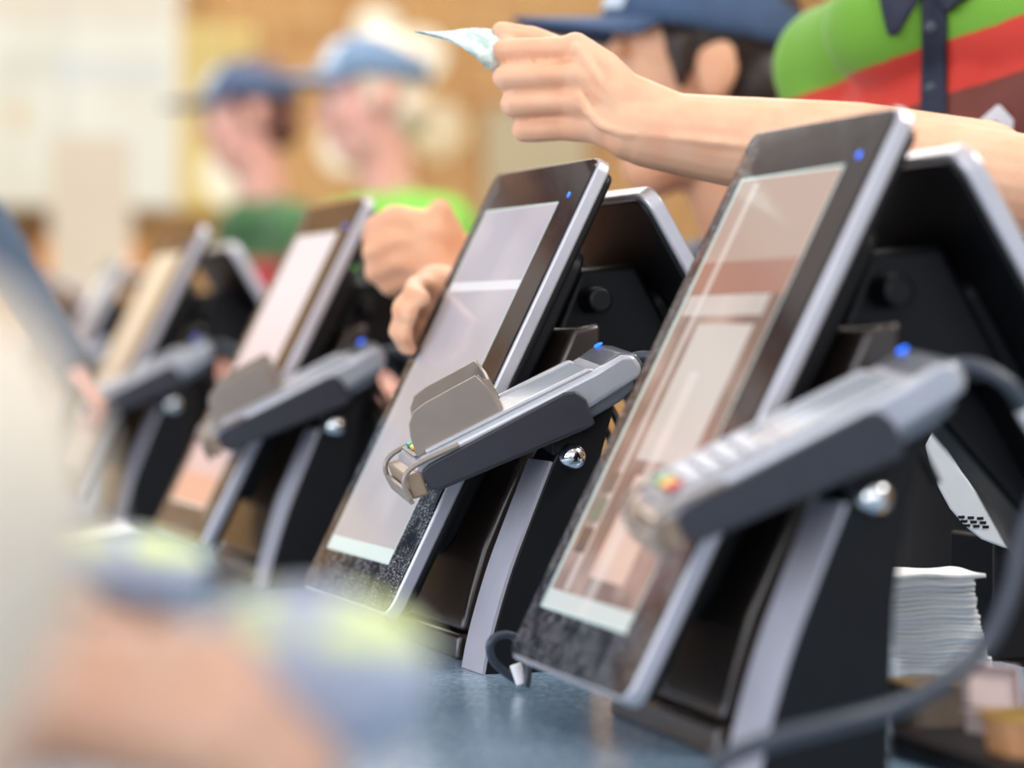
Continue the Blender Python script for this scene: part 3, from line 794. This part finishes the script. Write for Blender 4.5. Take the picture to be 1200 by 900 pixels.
    if cap:
        cm, tilt = cap
        # dome
        mbd = MB(); n = 28; vs = []; rings = 9
        Tm = Quaternion(hs, R(tilt)).to_matrix()
        cc = hat(0, -.012, .045)
        for i in range(rings):
            ph = R(90 * i / (rings - 1) * 1.0)
            for j in range(n):
                w = 2 * math.pi * j / n
                loc = hs * (.088 * math.cos(ph) ** .75 * math.cos(w)) + hfv * (.106 * math.cos(ph) ** .75 * math.sin(w)) + hup * (.085 * math.sin(ph) - .006)
                vs.append(cc + Tm @ loc)
        fs = [(i * n + j, i * n + (j + 1) % n, (i + 1) * n + (j + 1) % n, (i + 1) * n + j) for i in range(rings - 1) for j in range(n)]
        mbd.add(vs, fs)
        cp = child('cap', mbd, cm); md = cp.modifiers.new('s', 'SOLIDIFY'); md.thickness = .004
        g = []
        for i in range(7):
            row = []
            for j in range(15):
                w = R(-62 + 124 * j / 14)
                e = i / 6
                rx, ry = .088 + .004 * e, .106 + e * (.088 * math.cos(w) ** .8)
                loc = hs * (rx * math.sin(w)) + hfv * (ry * math.cos(w)) + hup * (-.004 - .016 * e * math.cos(w) - .012 * abs(math.sin(w)) * e)
                row.append(cc + Tm @ loc)
            g.append(row)
        o = child('brim', MB().sheet(g), cm, cp); md = o.modifiers.new('s', 'SOLIDIFY'); md.thickness = .004
        g = []
        for i in range(5):
            row = []
            for j in range(9):
                w = R(-34 + 68 * j / 8); ph = R(6 + 42 * i / 4)
                loc = hs * (.0895 * math.cos(ph) ** .75 * math.sin(w)) + hfv * (.1085 * math.cos(ph) ** .75 * math.cos(w)) + hup * (.0865 * math.sin(ph) - .006)
                row.append(cc + Tm @ loc)
            g.append(row)
        o = child('front_panel', MB().sheet(g), M['cappatch'], cp)
    return root, shirt, body

# ---- front worker, arm held out with a banknote -------------------------------------------
D1 = 2.10
neck1 = P(1088, -12, 2.45)
f1 = Vector((-.985, -.17, 0)).normalized(); left1 = Vector((-f1.y, f1.x, 0))
elb = P(1228, 222, 2.08)
wr = P(742, 152, D1)
H = []
def cp_(a, b, ra, rb): H.append(('cap', P(*a), P(*b), ra, rb))
d0 = D1
# forearm flesh
cp_((760, 152, d0), (860, 166, d0), .0285, .034); cp_((860, 166, d0), (1000, 182, d0), .034, .040); cp_((1000, 182, d0), (1150, 208, d0), .040, .043)
cp_((742, 148, d0), (770, 154, d0), .0265, .028)
# back of the hand: metacarpals from wrist to each knuckle
wrp = (735, 142)
kn = [((674, 57), .0125), ((674, 88), .0122), ((670, 119), .0115), ((666, 149), .0108)]
dep = [0.004, -.004, -.002, .006]
for ((x, y), r), dz in zip(kn, dep):
    cp_((wrp[0] + 6, wrp[1] + (y - 105) * .36, d0 - .002), (x + 34, y * .70 + 42, d0 + dz * .6), .0190, .0142)
    cp_((x + 34, y * .70 + 42, d0 + dz * .6), (x, y, d0 + dz), .0142, r)
cp_((722, 112, d0), (795, 146, d0), .0205, .0225); cp_((716, 140, d0), (790, 164, d0), .020, .0245)
# tendons and veins
for (a, b, r) in (((672, 58), (728, 128), .0030), ((672, 88), (730, 136), .0030), ((668, 120), (735, 146), .0028)):
    x0, y0 = a; x1, y1 = b
    H.append(('cap', P(x0 + 4, y0, d0 - .0095), P((x0 + x1) / 2, (y0 + y1) / 2, d0 - .0150), r + .002, r)); H.append(('cap', P((x0 + x1) / 2, (y0 + y1) / 2, d0 - .0150), P(x1, y1, d0 - .0185), r, r))
vein = [P(678, 112, d0 - .0145), P(688, 132, d0 - .0165), P(704, 148, d0 - .0190), P(730, 156, d0 - .0232), P(775, 160, d0 - .0268), P(830, 166, d0 - .0312), P(905, 174, d0 - .0345)]
for a, b in zip(vein[:-1], vein[1:]): H.append(('cap', a, b, .0030, .0030))
# fingers: (knuckle, middle joint, tip side) - middle phalanges fold back behind
fg = [((672, 57), (592, 60), .0107, .0102, dep[0], .030), ((672, 88), (592, 91), .0103, .0100, dep[1], .028), ((668, 120), (601, 122), .0101, .0100, dep[2], .027), ((664, 150), (614, 152), .0101, .0096, dep[3], .024)]
for (k, j, ra, rb, dz, L) in fg:
    mx_, my_ = (k[0] + j[0]) / 2, (k[1] + j[1]) / 2
    ra, rb = ra * .95, rb * .99
    cp_((k[0], k[1], d0 + dz), (mx_, my_, d0 + dz), ra, ra * .93); cp_((mx_, my_, d0 + dz), (j[0], j[1], d0 + dz + .004), ra * .93, rb)
    cp_((j[0], j[1], d0 + dz + .004), (j[0] + 10, j[1] + 2, d0 + dz + .004 + L), rb, rb - .001)
    cp_((j[0] + 10, j[1] + 2, d0 + dz + .004 + L), (j[0] + 40, j[1] + 2, d0 + dz + .008 + L), rb - .001, rb - .002)
# thumb over the note, its tip peeping out above the index finger
cp_((715, 110, d0 + .025), (668, 66, d0 + .034), .016, .0125); cp_((668, 66, d0 + .034), (622, 46, d0 + .030), .0120, .0105); cp_((622, 46, d0 + .030), (588, 37, d0 + .020), .0100, .0078)
armsL = dict(elbow=elb, wrist=P(775, 156, D1), hand=H)
shR = neck1 - left1 * .15 - Vector((0, 0, .055))
elR = shR + Vector((.12, .0, -.26)); wrR = elR + Vector((-.15, -.14, .02))
armsR = dict(elbow=elR, wrist=wrR, hand=hand_prims(wrR, (-1, -.6, -.05), (-.25, 0, 1), (0, -1, 0)))
nb = CAM.z
zz = lambda py, d: CZ + (386 - py) / F * d
p_ = P(1092, 60, 2.36); lat0 = p_.dot(RT)
shirtm = shirt_mat('striped_work_shirt', zz(50, 2.34), zz(113, 2.34), .30, RT, lat0)
pr1, shirt1, body1 = person('worker in green, red and brown striped shirt holding out a banknote, head out of frame', neck1, f1, neck1 + Vector((-.02, 0, .175)), (-1, -.1, 0),
    dict(L=armsL, R=armsR), M['skin_light'], shirtm, M['darkhair'], cap=(M['capnavy'], 6), sh=.150, sr=.052, voxel=.0022, topvox=.006, sleeve_mat=M['navy'], sleeve=.60, body_it=3, lean=Vector((.14, .03, 0)),
    shx=dict(L=neck1 + left1 * .19 + RT * .085 - Vector((0, 0, .055))))

# collar, placket, buttons and badge, laid on the cloth
bv = BVHTree.FromPolygons([v.co.copy() for v in shirt1.data.vertices], [tuple(p.vertices) for p in shirt1.data.polygons])
def on_cloth(px, py, off=.003):
    r = ray(px, py).normalized()
    h = bv.ray_cast(CAM, r)
    if h[0] is None: return P(px, py, 2.36), -r
    return h[0] - r * off, h[1]
def strip(pairs, name, mat, par, th=.003, off=.003):
    rows = []
    for (a, b) in pairs:
        rows.append([on_cloth(a[0] + (b[0] - a[0]) * i / 6, a[1] + (b[1] - a[1]) * i / 6, off)[0] for i in range(7)])
    o = obj(name, MB().sheet(rows), mat, par, solid=th)
    if par is pr1: o.matrix_parent_inverse = Matrix.Translation(-pr1.location)
    return o
pk = strip([((1080, y), (1109, y)) for y in range(-10, 240, 10)], 'placket', M['navy'], shirt1)
def oncollar(pts, name):
    rows = []
    for a, b in pts:
        rows.append([on_cloth(a[0] + (b[0] - a[0]) * i / 5, a[1] + (b[1] - a[1]) * i / 5, .007 + .004 * (i % 5 > 0))[0] for i in range(6)])
    return obj(name, MB().sheet(rows), M['navy'], shirt1, solid=.004)
oncollar([((1030, -22), (1085, -22)), ((1031, -8), (1080, -6)), ((1034, 8), (1072, 6)), ((1038, 24), (1064, 18)), ((1042, 38), (1056, 30)), ((1047, 42), (1050, 40))], 'collar')
oncollar([((1090, -22), (1150, -22)), ((1094, -8), (1142, -10)), ((1100, 2), (1130, -2)), ((1106, 10), (1118, 4)), ((1112, 14), (1114, 10))], 'collar')
for y in (32, 104, 175):
    c, n = on_cloth(1091, y, .005)
    q = Vector((0, 0, 1)).rotation_difference(-ray(1091, y).normalized()).to_matrix().to_4x4()
    obj('button', MB().lathe([(.0052, 0), (.0055, .0015), (.004, .0022)], 18, Matrix.Translation(c) @ q), M['cablegrey'], shirt1)
# name badge: white card with a small reddish print
bc, bn = on_cloth(1160, 155, .010)
bd = obj('name_badge', MB().prism(rrect(.042, .026, .003, x=-.021, y=-.013), IDZ, -.001, .001), M['white'], shirt1)
q = Vector((0, 0, 1)).rotation_difference(-ray(1160, 155).normalized())
zq = Quaternion((0, 0, 1), R(14))
M['redprint'] = pm('reddish_print', srgb(196, 120, 110), .6, 0, .05, 40)
bd.matrix_local = Matrix.Translation(bc) @ (q @ zq).to_matrix().to_4x4()
obj('badge_print', MB().prism(rrect(.016, .009, .002, x=-.006, y=-.004), IDZ, .001, .0014), M['redprint'], bd)

# banknote in the hand
def note_mat():
    m, nt, b = newmat('banknote_paper'); g = G(nt); o, x, y, z = g.obj()
    n = g.noise(o, 120, 4); n2 = g.noise(o, 600, 2)
    base = g.mix(g.step(n, .42, .6), srgb(226, 236, 234), srgb(176, 204, 200)); base = g.mix(g.mul(g.step(n2, .5, .6), .4), base, srgb(140, 176, 172))
    nt.links.new(base, b.inputs['Base Color']); setp(b, rough=.7); return m
top = spline([P(486, 37, D1 - .015), P(520, 37, D1 + .002), P(560, 33, D1 + .016), P(600, 40, D1 + .022), P(628, 50, D1 + .024)], 5)
bot = spline([P(486, 38, D1 - .012), P(528, 49, D1 - .012), P(556, 66, D1 - .010), P(577, 84, D1 + .006), P(612, 84, D1 + .030)], 5)
rows = [[a.lerp(b, t) - FW * (.006 * math.sin(math.pi * t)) for a, b in zip(top, bot)] for t in (0, .25, .5, .75, 1)]
bn_ = obj('banknote', MB().sheet(rows), note_mat(), solid=.0006)
tag(bn_, 'folded pale green banknote pinched in the raised hand', 'banknote')

# ---- second worker, navy cap, hands on the second terminal ----------------------------------
hc2 = P(815, 91, 2.86); hf2 = Vector((-.95, .28, -.06))
neck2 = hc2 + RT * .085 + FW * .03 + Vector((0, 0, -.165))
f2 = Vector((-.93, -.12, 0)); l2 = Vector((-f2.y, f2.x, 0)).normalized()
shL = neck2 + l2 * .155; shRr = neck2 - l2 * .155
wL = P(552, 358, 2.40); eL = P(690, 400, 2.55)
HL = []
def fin(pts, rs):
    for (a, b), (ra, rb) in zip(zip(pts[:-1], pts[1:]), zip(rs[:-1], rs[1:])): HL.append(('cap', P(*a), P(*b), ra, rb))
dS = 2.235
# palm behind the screen, fingers coming round the far edge
HL += [('cap', wL, P(512, 340, 2.33), .026, .022), ('cap', wL, P(508, 370, 2.33), .026, .02), ('cap', wL, P(505, 395, 2.34), .024, .018)]
fin([(514, 338, 2.33), (487, 336, 2.29), (486, 344, 2.25), (497, 350, 2.225)], (0.0108, 0.0095, 0.0084, 0.0069))
fin([(510, 362, 2.33), (473, 359, 2.29), (470, 364, 2.25), (480, 371, 2.225)], (0.0108, 0.0095, 0.0084, 0.0069))
fin([(506, 388, 2.33), (469, 384, 2.29), (465, 389, 2.25), (476, 394, 2.225)], (0.0099, 0.0086, 0.0077, 0.0065))
fin([(506, 402, 2.34), (478, 403, 2.30), (474, 406, 2.26), (482, 409, 2.235)], (0.0086, 0.0077, 0.0069, 0.0060))
fin([(545, 350, 2.38), (550, 330, 2.34), (540, 318, 2.31)], (.013, .0115, .009))
wR = P(556, 318, 2.55); eR = P(720, 372, 2.72)
HRn = []
def fin2(pts, rs):
    for (a, b), (ra, rb) in zip(zip(pts[:-1], pts[1:]), zip(rs[:-1], rs[1:])): HRn.append(('cap', P(*a), P(*b), ra, rb))
dR = 2.47
for x, y in ((500, 275), (500, 298), (505, 318)): HRn.append(('cap', wR, P(x, y, dR), .026, .020))
fin2([(502, 266, dR), (462, 256, dR - .01), (440, 268, dR - .005), (436, 280, dR + .02)], (.0145, .013, .0115, .010))
fin2([(500, 288, dR), (460, 282, dR - .012), (438, 294, dR - .01), (444, 302, dR + .02)], (.014, .0128, .0115, .010))
fin2([(503, 308, dR), (464, 306, dR - .01), (440, 318, dR - .005), (448, 322, dR + .02)], (.0135, .0122, .011, .0095))
fin2([(506, 324, dR), (474, 326, dR), (456, 334, dR), (462, 338, dR + .02)], (.012, .011, .010, .009))
fin2([(532, 296, dR + .02), (524, 268, dR + .01), (516, 246, dR)], (.016, .0135, .0105))
sm2 = shirt_mat('striped_work_shirt_dark', 1.16, 1.10, 0, RT, 0, (52, 66, 92), (44, 52, 76), (40, 46, 66))
person('worker in slate navy cap leaning in behind the raised arm, dark hair tied back', neck2, f2, hc2, hf2,
       dict(L=dict(elbow=eL, wrist=wL, hand=HL), R=dict(elbow=eR, wrist=wR, hand=HRn)), M['skin_warm'], sm2, M['darkhair'], cap=(M['capnavy'], 14), hair='bun',
       sh=.155, voxel=.004, lean=Vector((.14, .02, 0)))

# ---- third and fourth workers -----------------------------------------------------------------
hc3 = P(436, 118, 5.3); hf3 = Vector((-.96, .1, -.12))
neck3 = hc3 + Vector((.04, .02, -.19)); f3 = Vector((-.9, -.35, 0)); l3 = Vector((-f3.y, f3.x, 0)).normalized()
def lowarms(neck, f, l, sh=.16, fw=.18):
    o = {}
    for s, q in (('L', 1), ('R', -1)):
        sp = neck + l * sh * q - Vector((0, 0, .055)); el = sp + Vector((0, 0, -.27)) + l * .05 * q - f.normalized() * .06
        w_ = el + f.normalized() * fw + Vector((0, 0, -.02)) - l * .04 * q
        o[s] = dict(elbow=el, wrist=w_, hand=hand_prims(w_, f + Vector((0, 0, -.3)), (f * .2 + Vector((0, 0, 1))), -l * q))
    return o
sm3 = shirt_mat('striped_work_shirt_green', neck3.z - .13, neck3.z - .22, 0, RT, 0, (112, 196, 60), (70, 60, 80), (52, 50, 66))
person('pale haired worker in blue-grey cap and green topped shirt, blurred, facing the customers', neck3, f3, hc3, hf3, lowarms(neck3, f3, l3), M['skin_pink'], sm3, M['blondhair'],
       cap=(pm('blue_grey_cap_cloth', srgb(104, 128, 156), .85, 0, .1, 60), 12), voxel=.006, sh=.15, lean=Vector((.12, .03, 0)))
hc4 = P(291, 138, 6.1); hf4 = Vector((-.96, .2, -.12))
neck4 = hc4 + Vector((.04, .02, -.19)); f4 = Vector((-.95, -.2, 0)); l4 = Vector((-f4.y, f4.x, 0)).normalized()
sm4 = shirt_mat('striped_work_shirt_far', neck4.z - .12, neck4.z - .24, 0, RT, 0, (62, 104, 62), (176, 56, 56), (110, 60, 60))
person('farthest worker in navy cap, brown hair and navy sleeve, seen in blurred profile', neck4, f4, hc4, hf4, lowarms(neck4, f4, l4), M['skin_pink'], sm4, M['brownhair'],
       cap=(pm('navy_far_cap_cloth', srgb(70, 84, 112), .85, 0, .1, 60), 8), voxel=.006, sh=.15, sleeve_mat=M['navy'], lean=Vector((.14, 0, 0)))

# ---- customers ---------------------------------------------------------------------------------
# near customer, hands at the lower left, close to the lens
def LP(lat, d, z): q = CAM + RT * lat + FW * d; return Vector((q.x, q.y, z))
nkC = LP(-.255, .79, 1.215)
fC = Vector((.92, .38, 0)); lC = Vector((-fC.y, fC.x, 0)).normalized()
wC = P(-30, 815, .80); wC2 = P(-130, 705, 1.06)
armC = dict(
    R=dict(elbow=LP(-.215, .60, 1.02), wrist=wC, hand=hand_prims(wC, RT * .95 + FW * .10 - UP * .08, UP * .8 - RT * .1 - FW * .5, UP * .2 + FW, (40, 55, 35), k=.82)),
    L=dict(elbow=LP(-.36, .98, 1.03), wrist=wC2, hand=hand_prims(wC2, RT * .98 + FW * .1 + UP * .08, UP - RT * .1 - FW * .3, -FW, (35, 45, 30), k=.82)))
person('close blurred customer in cream top, pinkish hand reaching in at the lower left', nkC, fC, nkC + Vector((-.03, .02, .2)), fC, armC, M['skin_pale'], M['creamcoat'], M['blondhair'],
       voxel=.004, top_name='top', hair='long', sh=.16, lean=Vector((-.22, -.05, 0)), sleeve=.8)
# far customer with a slate sleeve
nk5 = P(-350, 190, 3.3)
f5 = Vector((.97, .2, 0)); l5 = Vector((-f5.y, f5.x, 0)).normalized()
e5 = P(-20, 262, 3.25); w5 = P(84, 436, 3.18)
sh5L = nk5 + l5 * .16
arm5 = dict(R=dict(elbow=e5, wrist=w5, hand=hand_prims(w5, RT * .6 - UP * .8, RT * .8 + UP * .4, FW, (60, 80, 50), k=.6)),
            L=dict(elbow=nk5 + l5 * .2 + Vector((-.07, 0, -.33)), wrist=nk5 + l5 * .2 + Vector((-.07, 0, -.56)), hand=hand_prims(nk5 + l5 * .2 + Vector((-.07, 0, -.56)), (0, 0, -1), (.3, .8, 0), (1, 0, 0))))
person('far customer at the left edge, slate sleeve stretched down to a card reader', nk5, f5, nk5 + Vector((.02, 0, .2)), f5, arm5, M['skin_pink'], M['slatecoat'], M['brownhair'],
       voxel=.006, long_sleeve=True, top_name='coat', sh=.16, arm_k=.62, lean=Vector((-.10, 0, 0)))

# two blue-grey bundles with yellow-green tops, held over the counter
def bundle(c, rx, ry, rz, axis, label):
    m, nt, b = newmat('blue_grey_wrap'); g = G(nt); o, x, y, z = g.obj()
    n = g.noise(o, 75 if rx < .033 else 45, 1, .4)
    blob = g.mul(g.step(n, .46, .53), g.step(z, rz * .30, rz * .55))
    base = g.mix(blob, srgb(176, 186, 208), srgb(226, 240, 168))
    nt.links.new(base, b.inputs['Base Color']); setp(b, rough=.6)
    mb = MB(); n_ = 32; vs = []; rings = 14
    for i in range(rings):
        a = math.pi * (i + .5) / rings
        for j in range(n_):
            w = 2 * math.pi * j / n_
            k = 1 + .03 * math.sin(5 * w + i)
            sx = -math.cos(a); cr = math.sin(a) ** .6
            vs.append((rx * sx, ry * cr * math.cos(w) * k, rz * cr * math.sin(w) * k))
    fs = [(i * n_ + j, i * n_ + (j + 1) % n_, (i + 1) * n_ + (j + 1) % n_, (i + 1) * n_ + j) for i in range(rings - 1) for j in range(n_)]
    fs += [tuple(range(n_ - 1, -1, -1)), tuple((rings - 1) * n_ + j for j in range(n_))]
    o = obj('wrapped_bundle', mb.add(vs, fs), m, sub=1); o.location = c
    ax = Vector(axis).normalized(); up = Vector((0, 0, 1)); yy = up.cross(ax).normalized(); zz_ = ax.cross(yy)
    o.rotation_euler = basis(ax, yy, zz_).to_euler()
    return tag(o, label, 'bundle', 'wrapped bundles in the customer hands')
bundle(P(366, 790, .86), .036, .028, .026, RT - UP * .1 + FW * .2, 'larger blurred blue-grey bundle with yellow-green patches, by the second terminal foot')
bundle(P(150, 668, 1.07), .030, .026, .015, RT - UP * .1 + FW * .2, 'smaller blurred blue-grey bundle with three yellow-green spots, behind the pink hand')

# ------------------------------------------------------------------ small things on the counter
# napkin stack
nc = atZ(1094, 806, CT)
NAP = 26
th = .076 / NAP
def napkin_mesh(seed):
    r = random.Random(seed); g = []
    for i in range(9):
        row = []
        for j in range(9):
            x = -.033 + .066 * i / 8; y = -.033 + .066 * j / 8
            row.append((x, y, .0007 * math.sin(i * 1.1 + seed) + .0005 * math.sin(j * .9 + seed * 2)))
        g.append(row)
    return MB().sheet(g)
for i in range(NAP):
    t = i / (NAP - 1)
    o = obj('paper_napkin', napkin_mesh(i * .18), M['napkin'], solid=th * .9)
    dx = -.004 + (.020 * (1 - t) ** 1.6) + (.009 if i == NAP - 1 else 0) + random.uniform(-.0008, .0008)
    o.location = (nc.x + dx - .004, nc.y + .02 + random.uniform(-.001, .001), CT + th * (i + .5) + .0006)
    o.rotation_euler = (0, R(1.2 * math.sin(i)), R(-6 + random.uniform(-1.0, 1.0)))
    tag(o, 'topmost white paper napkin of the leaning stack, its corner sticking out' if i == NAP - 1 else 'white paper napkin inside the leaning stack behind the nearest terminal', 'napkin', 'napkins in the stack')

def sauce_cup(label, loc, r, h, mat):
    t = thing('sauce_cup', loc, label, 'sauce cup', 'foil lidded sauce cups')
    n = 4
    def sq(rr, k): return rrect(2 * rr, 2 * rr, rr * .45, 5, -rr, -rr)
    mb = MB(); a = sq(r * .86, 0); b = sq(r, 0); m = len(a)
    mb.add([(x, y, 0) for x, y in a] + [(x, y, h * .92) for x, y in b], [tuple(range(m - 1, -1, -1)), tuple(range(m, 2 * m))] + [(i, (i + 1) % m, m + (i + 1) % m, m + i) for i in range(m)])
    obj('cup', mb, mat, t)
    obj('rim', MB().prism(sq(r * 1.10, 0), IDZ, h * .92, h * .96), mat, t)
    obj('foil_lid', MB().prism(sq(r * 1.12, 0), IDZ, h * .96, h), M['foil'], t, bevel=.001)
    return t
c = atZ(1094, 856, CT)
sauce_cup('brown sauce cup with gold foil lid in front of the napkin stack', (c.x, c.y, CT), .0235, .030, M['saucecup'])
c2 = P(1206, 912, 1.52); c2.z = CT
sauce_cup('orange sauce cup with gold foil lid at the lower right corner', (c2.x, c2.y, CT + .0), .021, .033, M['orangecup'])
# open pale clamshell box between them
c3 = atZ(1186, 884, CT)
bx = thing('clamshell_box', (c3.x, c3.y, CT), 'small pale pink translucent box with open lid beside the gold-lidded cups', 'plastic box', rz=R(12)); bx.scale = (.8, .8, .8)
sh_ = MB().box((-.024, -.022, 0), (.024, .022, .002)).box((-.024, -.022, .002), (.024, -.0205, .030)).box((-.024, .0205, .002), (.024, .022, .030)).box((-.024, -.022, .002), (-.0225, .022, .030)).box((.0225, -.022, .002), (.024, .022, .030))
obj('tray', sh_, M['pinkbox'], bx)
obj('rim', MB().box((-.027, -.025, .029), (.027, -.021, .031)).box((-.027, .021, .029), (.027, .025, .031)).box((-.027, -.025, .029), (-.0235, .025, .031)).box((.0235, -.025, .029), (.027, .025, .031)), M['pinkbox'], bx)
ld = obj('lid', MB().box((-.024, 0, 0), (.024, .002, .030)).box((-.024, -.006, .0), (-.022, 0, .030)).box((.022, -.006, 0), (.024, 0, .030)).box((-.024, -.006, .028), (.024, 0, .030)), M['pinkbox'], bx)
ld.location = (0, .022, .031); ld.rotation_euler = (R(-18), R(8), 0)

# receipt printer with a curved pale band and vents, on the server side
pY = 1.80
def yz(px, py, Y=pY): q = atY(px, py, Y); return (q.x, q.z)
band_o = [yz(*p) for p in ((1084, 522), (1090, 548), (1100, 572), (1113, 596), (1130, 616), (1150, 632), (1176, 642), (1215, 647), (1260, 650))]
band_i = [yz(*p) for p in ((1096, 500), (1112, 530), (1126, 552), (1142, 574), (1160, 592), (1184, 604), (1206, 612), (1230, 618), (1260, 622))]
pt = thing('receipt_printer', (0, 0, 0), 'dark teal receipt printer with curved pale band and black vent slots', 'receipt printer')
XYZ = lambda p, q, s: (p + .55 * (s - pY), s, q)
obj('band', MB().prism(band_o + band_i[::-1], XYZ, pY, pY + .10), M['printerband'], pt, bevel=.0015)
top_ = [yz(*p) for p in ((1260, 500), (1200, 420), (1150, 400), (1110, 430), (1092, 480))]
obj('shell', MB().prism(band_i[::1] + top_, XYZ, pY + .004, pY + .10), M['printer'], pt, bevel=.003)
for i in range(3):
    for j in range(3):
        a = yz(1123 + j * 11 + i * 3.2, 606 + i * 5.0 + j * .8)
        obj('vent_slot', MB().box((a[0], pY - .0006, a[1] - .0010), (a[0] + .0048, pY + .001, a[1] + .0010)), M['black'], pt)
leg_x = [yz(1180, 650), yz(1250, 650)]
obj('stand', MB().box((leg_x[0][0], pY + .02, CT), (leg_x[1][0] + .02, pY + .09, leg_x[0][1] + .012)), M['black'], pt, bevel=.003)

# long cable sweeping across the front of the nearest terminal
ck_ = [P(1200, 628, 1.44), P(1186, 690, 1.43), P(1158, 750, 1.42), P(1110, 797, 1.40), P(1050, 828, 1.385), P(980, 848, 1.37), P(910, 866, 1.36), P(860, 884, 1.36), P(835, 900, 1.36)]
ck_ = [P(1236, 540, 1.45)] + ck_
tag(obj('power_cord', MB().tube(spline(ck_, 8), .0052, 12), M['cablegrey']), 'thick blue-grey cord drooping across the front of the nearest terminal post', 'cord')
# little black loop of cable at the far foot of the nearest terminal
lp = [atY(607, 800, 1.80), atY(590, 786, 1.79), atY(577, 772, 1.785), atY(574, 756, 1.78), atY(582, 746, 1.78), atY(598, 744, 1.78), atY(610, 754, 1.78), atY(617, 772, 1.775), atY(618, 792, 1.77), atY(616, 806, 1.77)]
lo_ = thing('cable_loop', (0, 0, 0), 'small black cable loop with white tag standing at the foot of the nearest screen', 'cable')
for p in lp: p.z = max(p.z, CT + .003)
obj('cable', MB().tube(spline(lp, 6), .0029, 10), M['cablegrey'], lo_)
a, b = atY(604, 778, 1.775), atY(612, 802, 1.772); b.z = max(b.z, CT + .004)
obj('cable_tag', MB().tube([a, b], .0042, 10), M['white'], lo_, bevel=.001)
# flat black tray on the counter at the lower right
tc = atZ(1085, 893, CT)
tag(obj('shallow_tray', MB().prism(rrect(.15, .16, .03, 6, 0, 0), IDZ, 0, .012), M['black'], bevel=.005, loc=(.690, 1.30, CT)), 'low black rounded tray on the counter at the bottom right corner', 'tray')
# receipt slip curling on the counter by the fourth terminal
g = []
for i in range(12):
    t = i / 11; row = []
    for j in range(4):
        q = P(32 + 128 * t, 578 - 4 * t, 3.05)
        row.append(Vector((q.x, q.y + .09 * j / 3, CT + .0015 + .018 * (t * 1.2 - .25) ** 2 + .006 * (j / 3))))
    g.append(row)
tag(obj('paper_slip', MB().sheet(g), M['paper'], solid=.002), 'white paper slip curling on the counter before the fourth terminal', 'paper slip')

# ------------------------------------------------------------------ light
w = bpy.data.worlds.new('daylight'); SC.world = w; w.use_nodes = True
nt = w.node_tree; bg = nt.nodes['Background']
bg.inputs[0].default_value = (.80, .88, 1.0, 1); bg.inputs[1].default_value = .85
def area(name, loc, tgt, sx, sy, e, col):
    l = bpy.data.lights.new(name, 'AREA'); l.shape = 'RECTANGLE'; l.size = sx; l.size_y = sy; l.energy = e; l.color = col
    o = bpy.data.objects.new(name, l); COL.objects.link(o); o.location = loc
    o.rotation_euler = (Vector(tgt) - Vector(loc)).to_track_quat('-Z', 'Y').to_euler()
    return o
area('window_daylight', (XL + .1, 2.0, 1.9), (1, 3, 1.1), 6.0, 2.0, 150, (.86, .92, 1))
area('ceiling_glow', (1.6, 4.8, HC - .15), (1.6, 4.8, 0), 3.0, 4.0, 130, (1, .95, .88))
area('server_side_fill', (1.9, 1.0, 2.9), (.9, 1.9, 1.0), .9, .9, 48, (1, .97, .93))  # added fill to whiten the napkins, no fitting hangs here
area('far_wall_wash', (1.2, 7.2, HC - .2), (1.4, 9, 1.4), 5.0, .8, 90, (1, .9, .76))
area('front_daylight', (-.9, -1.4, 2.4), (.8, 2.2, 1.1), 2.5, 1.6, 42, (.92, .95, 1))

# ------------------------------------------------------------------ camera
cd = bpy.data.cameras.new('camera'); cam = bpy.data.objects.new('camera', cd); COL.objects.link(cam)
cd.sensor_width = 36; cd.lens = F / 1200 * 36; cd.clip_start = .02
cam.matrix_world = Matrix((RT, UP, -FW)).transposed().to_4x4(); cam.location = CAM
cd.dof.use_dof = True; cd.dof.focus_distance = 1.98; cd.dof.aperture_fstop = 3.1
SC.camera = cam
SC.view_settings.view_transform = 'Standard'; SC.view_settings.look = 'None'; SC.view_settings.exposure = 0
SC.cycles.use_denoising = True
SC.cycles.max_bounces = 8
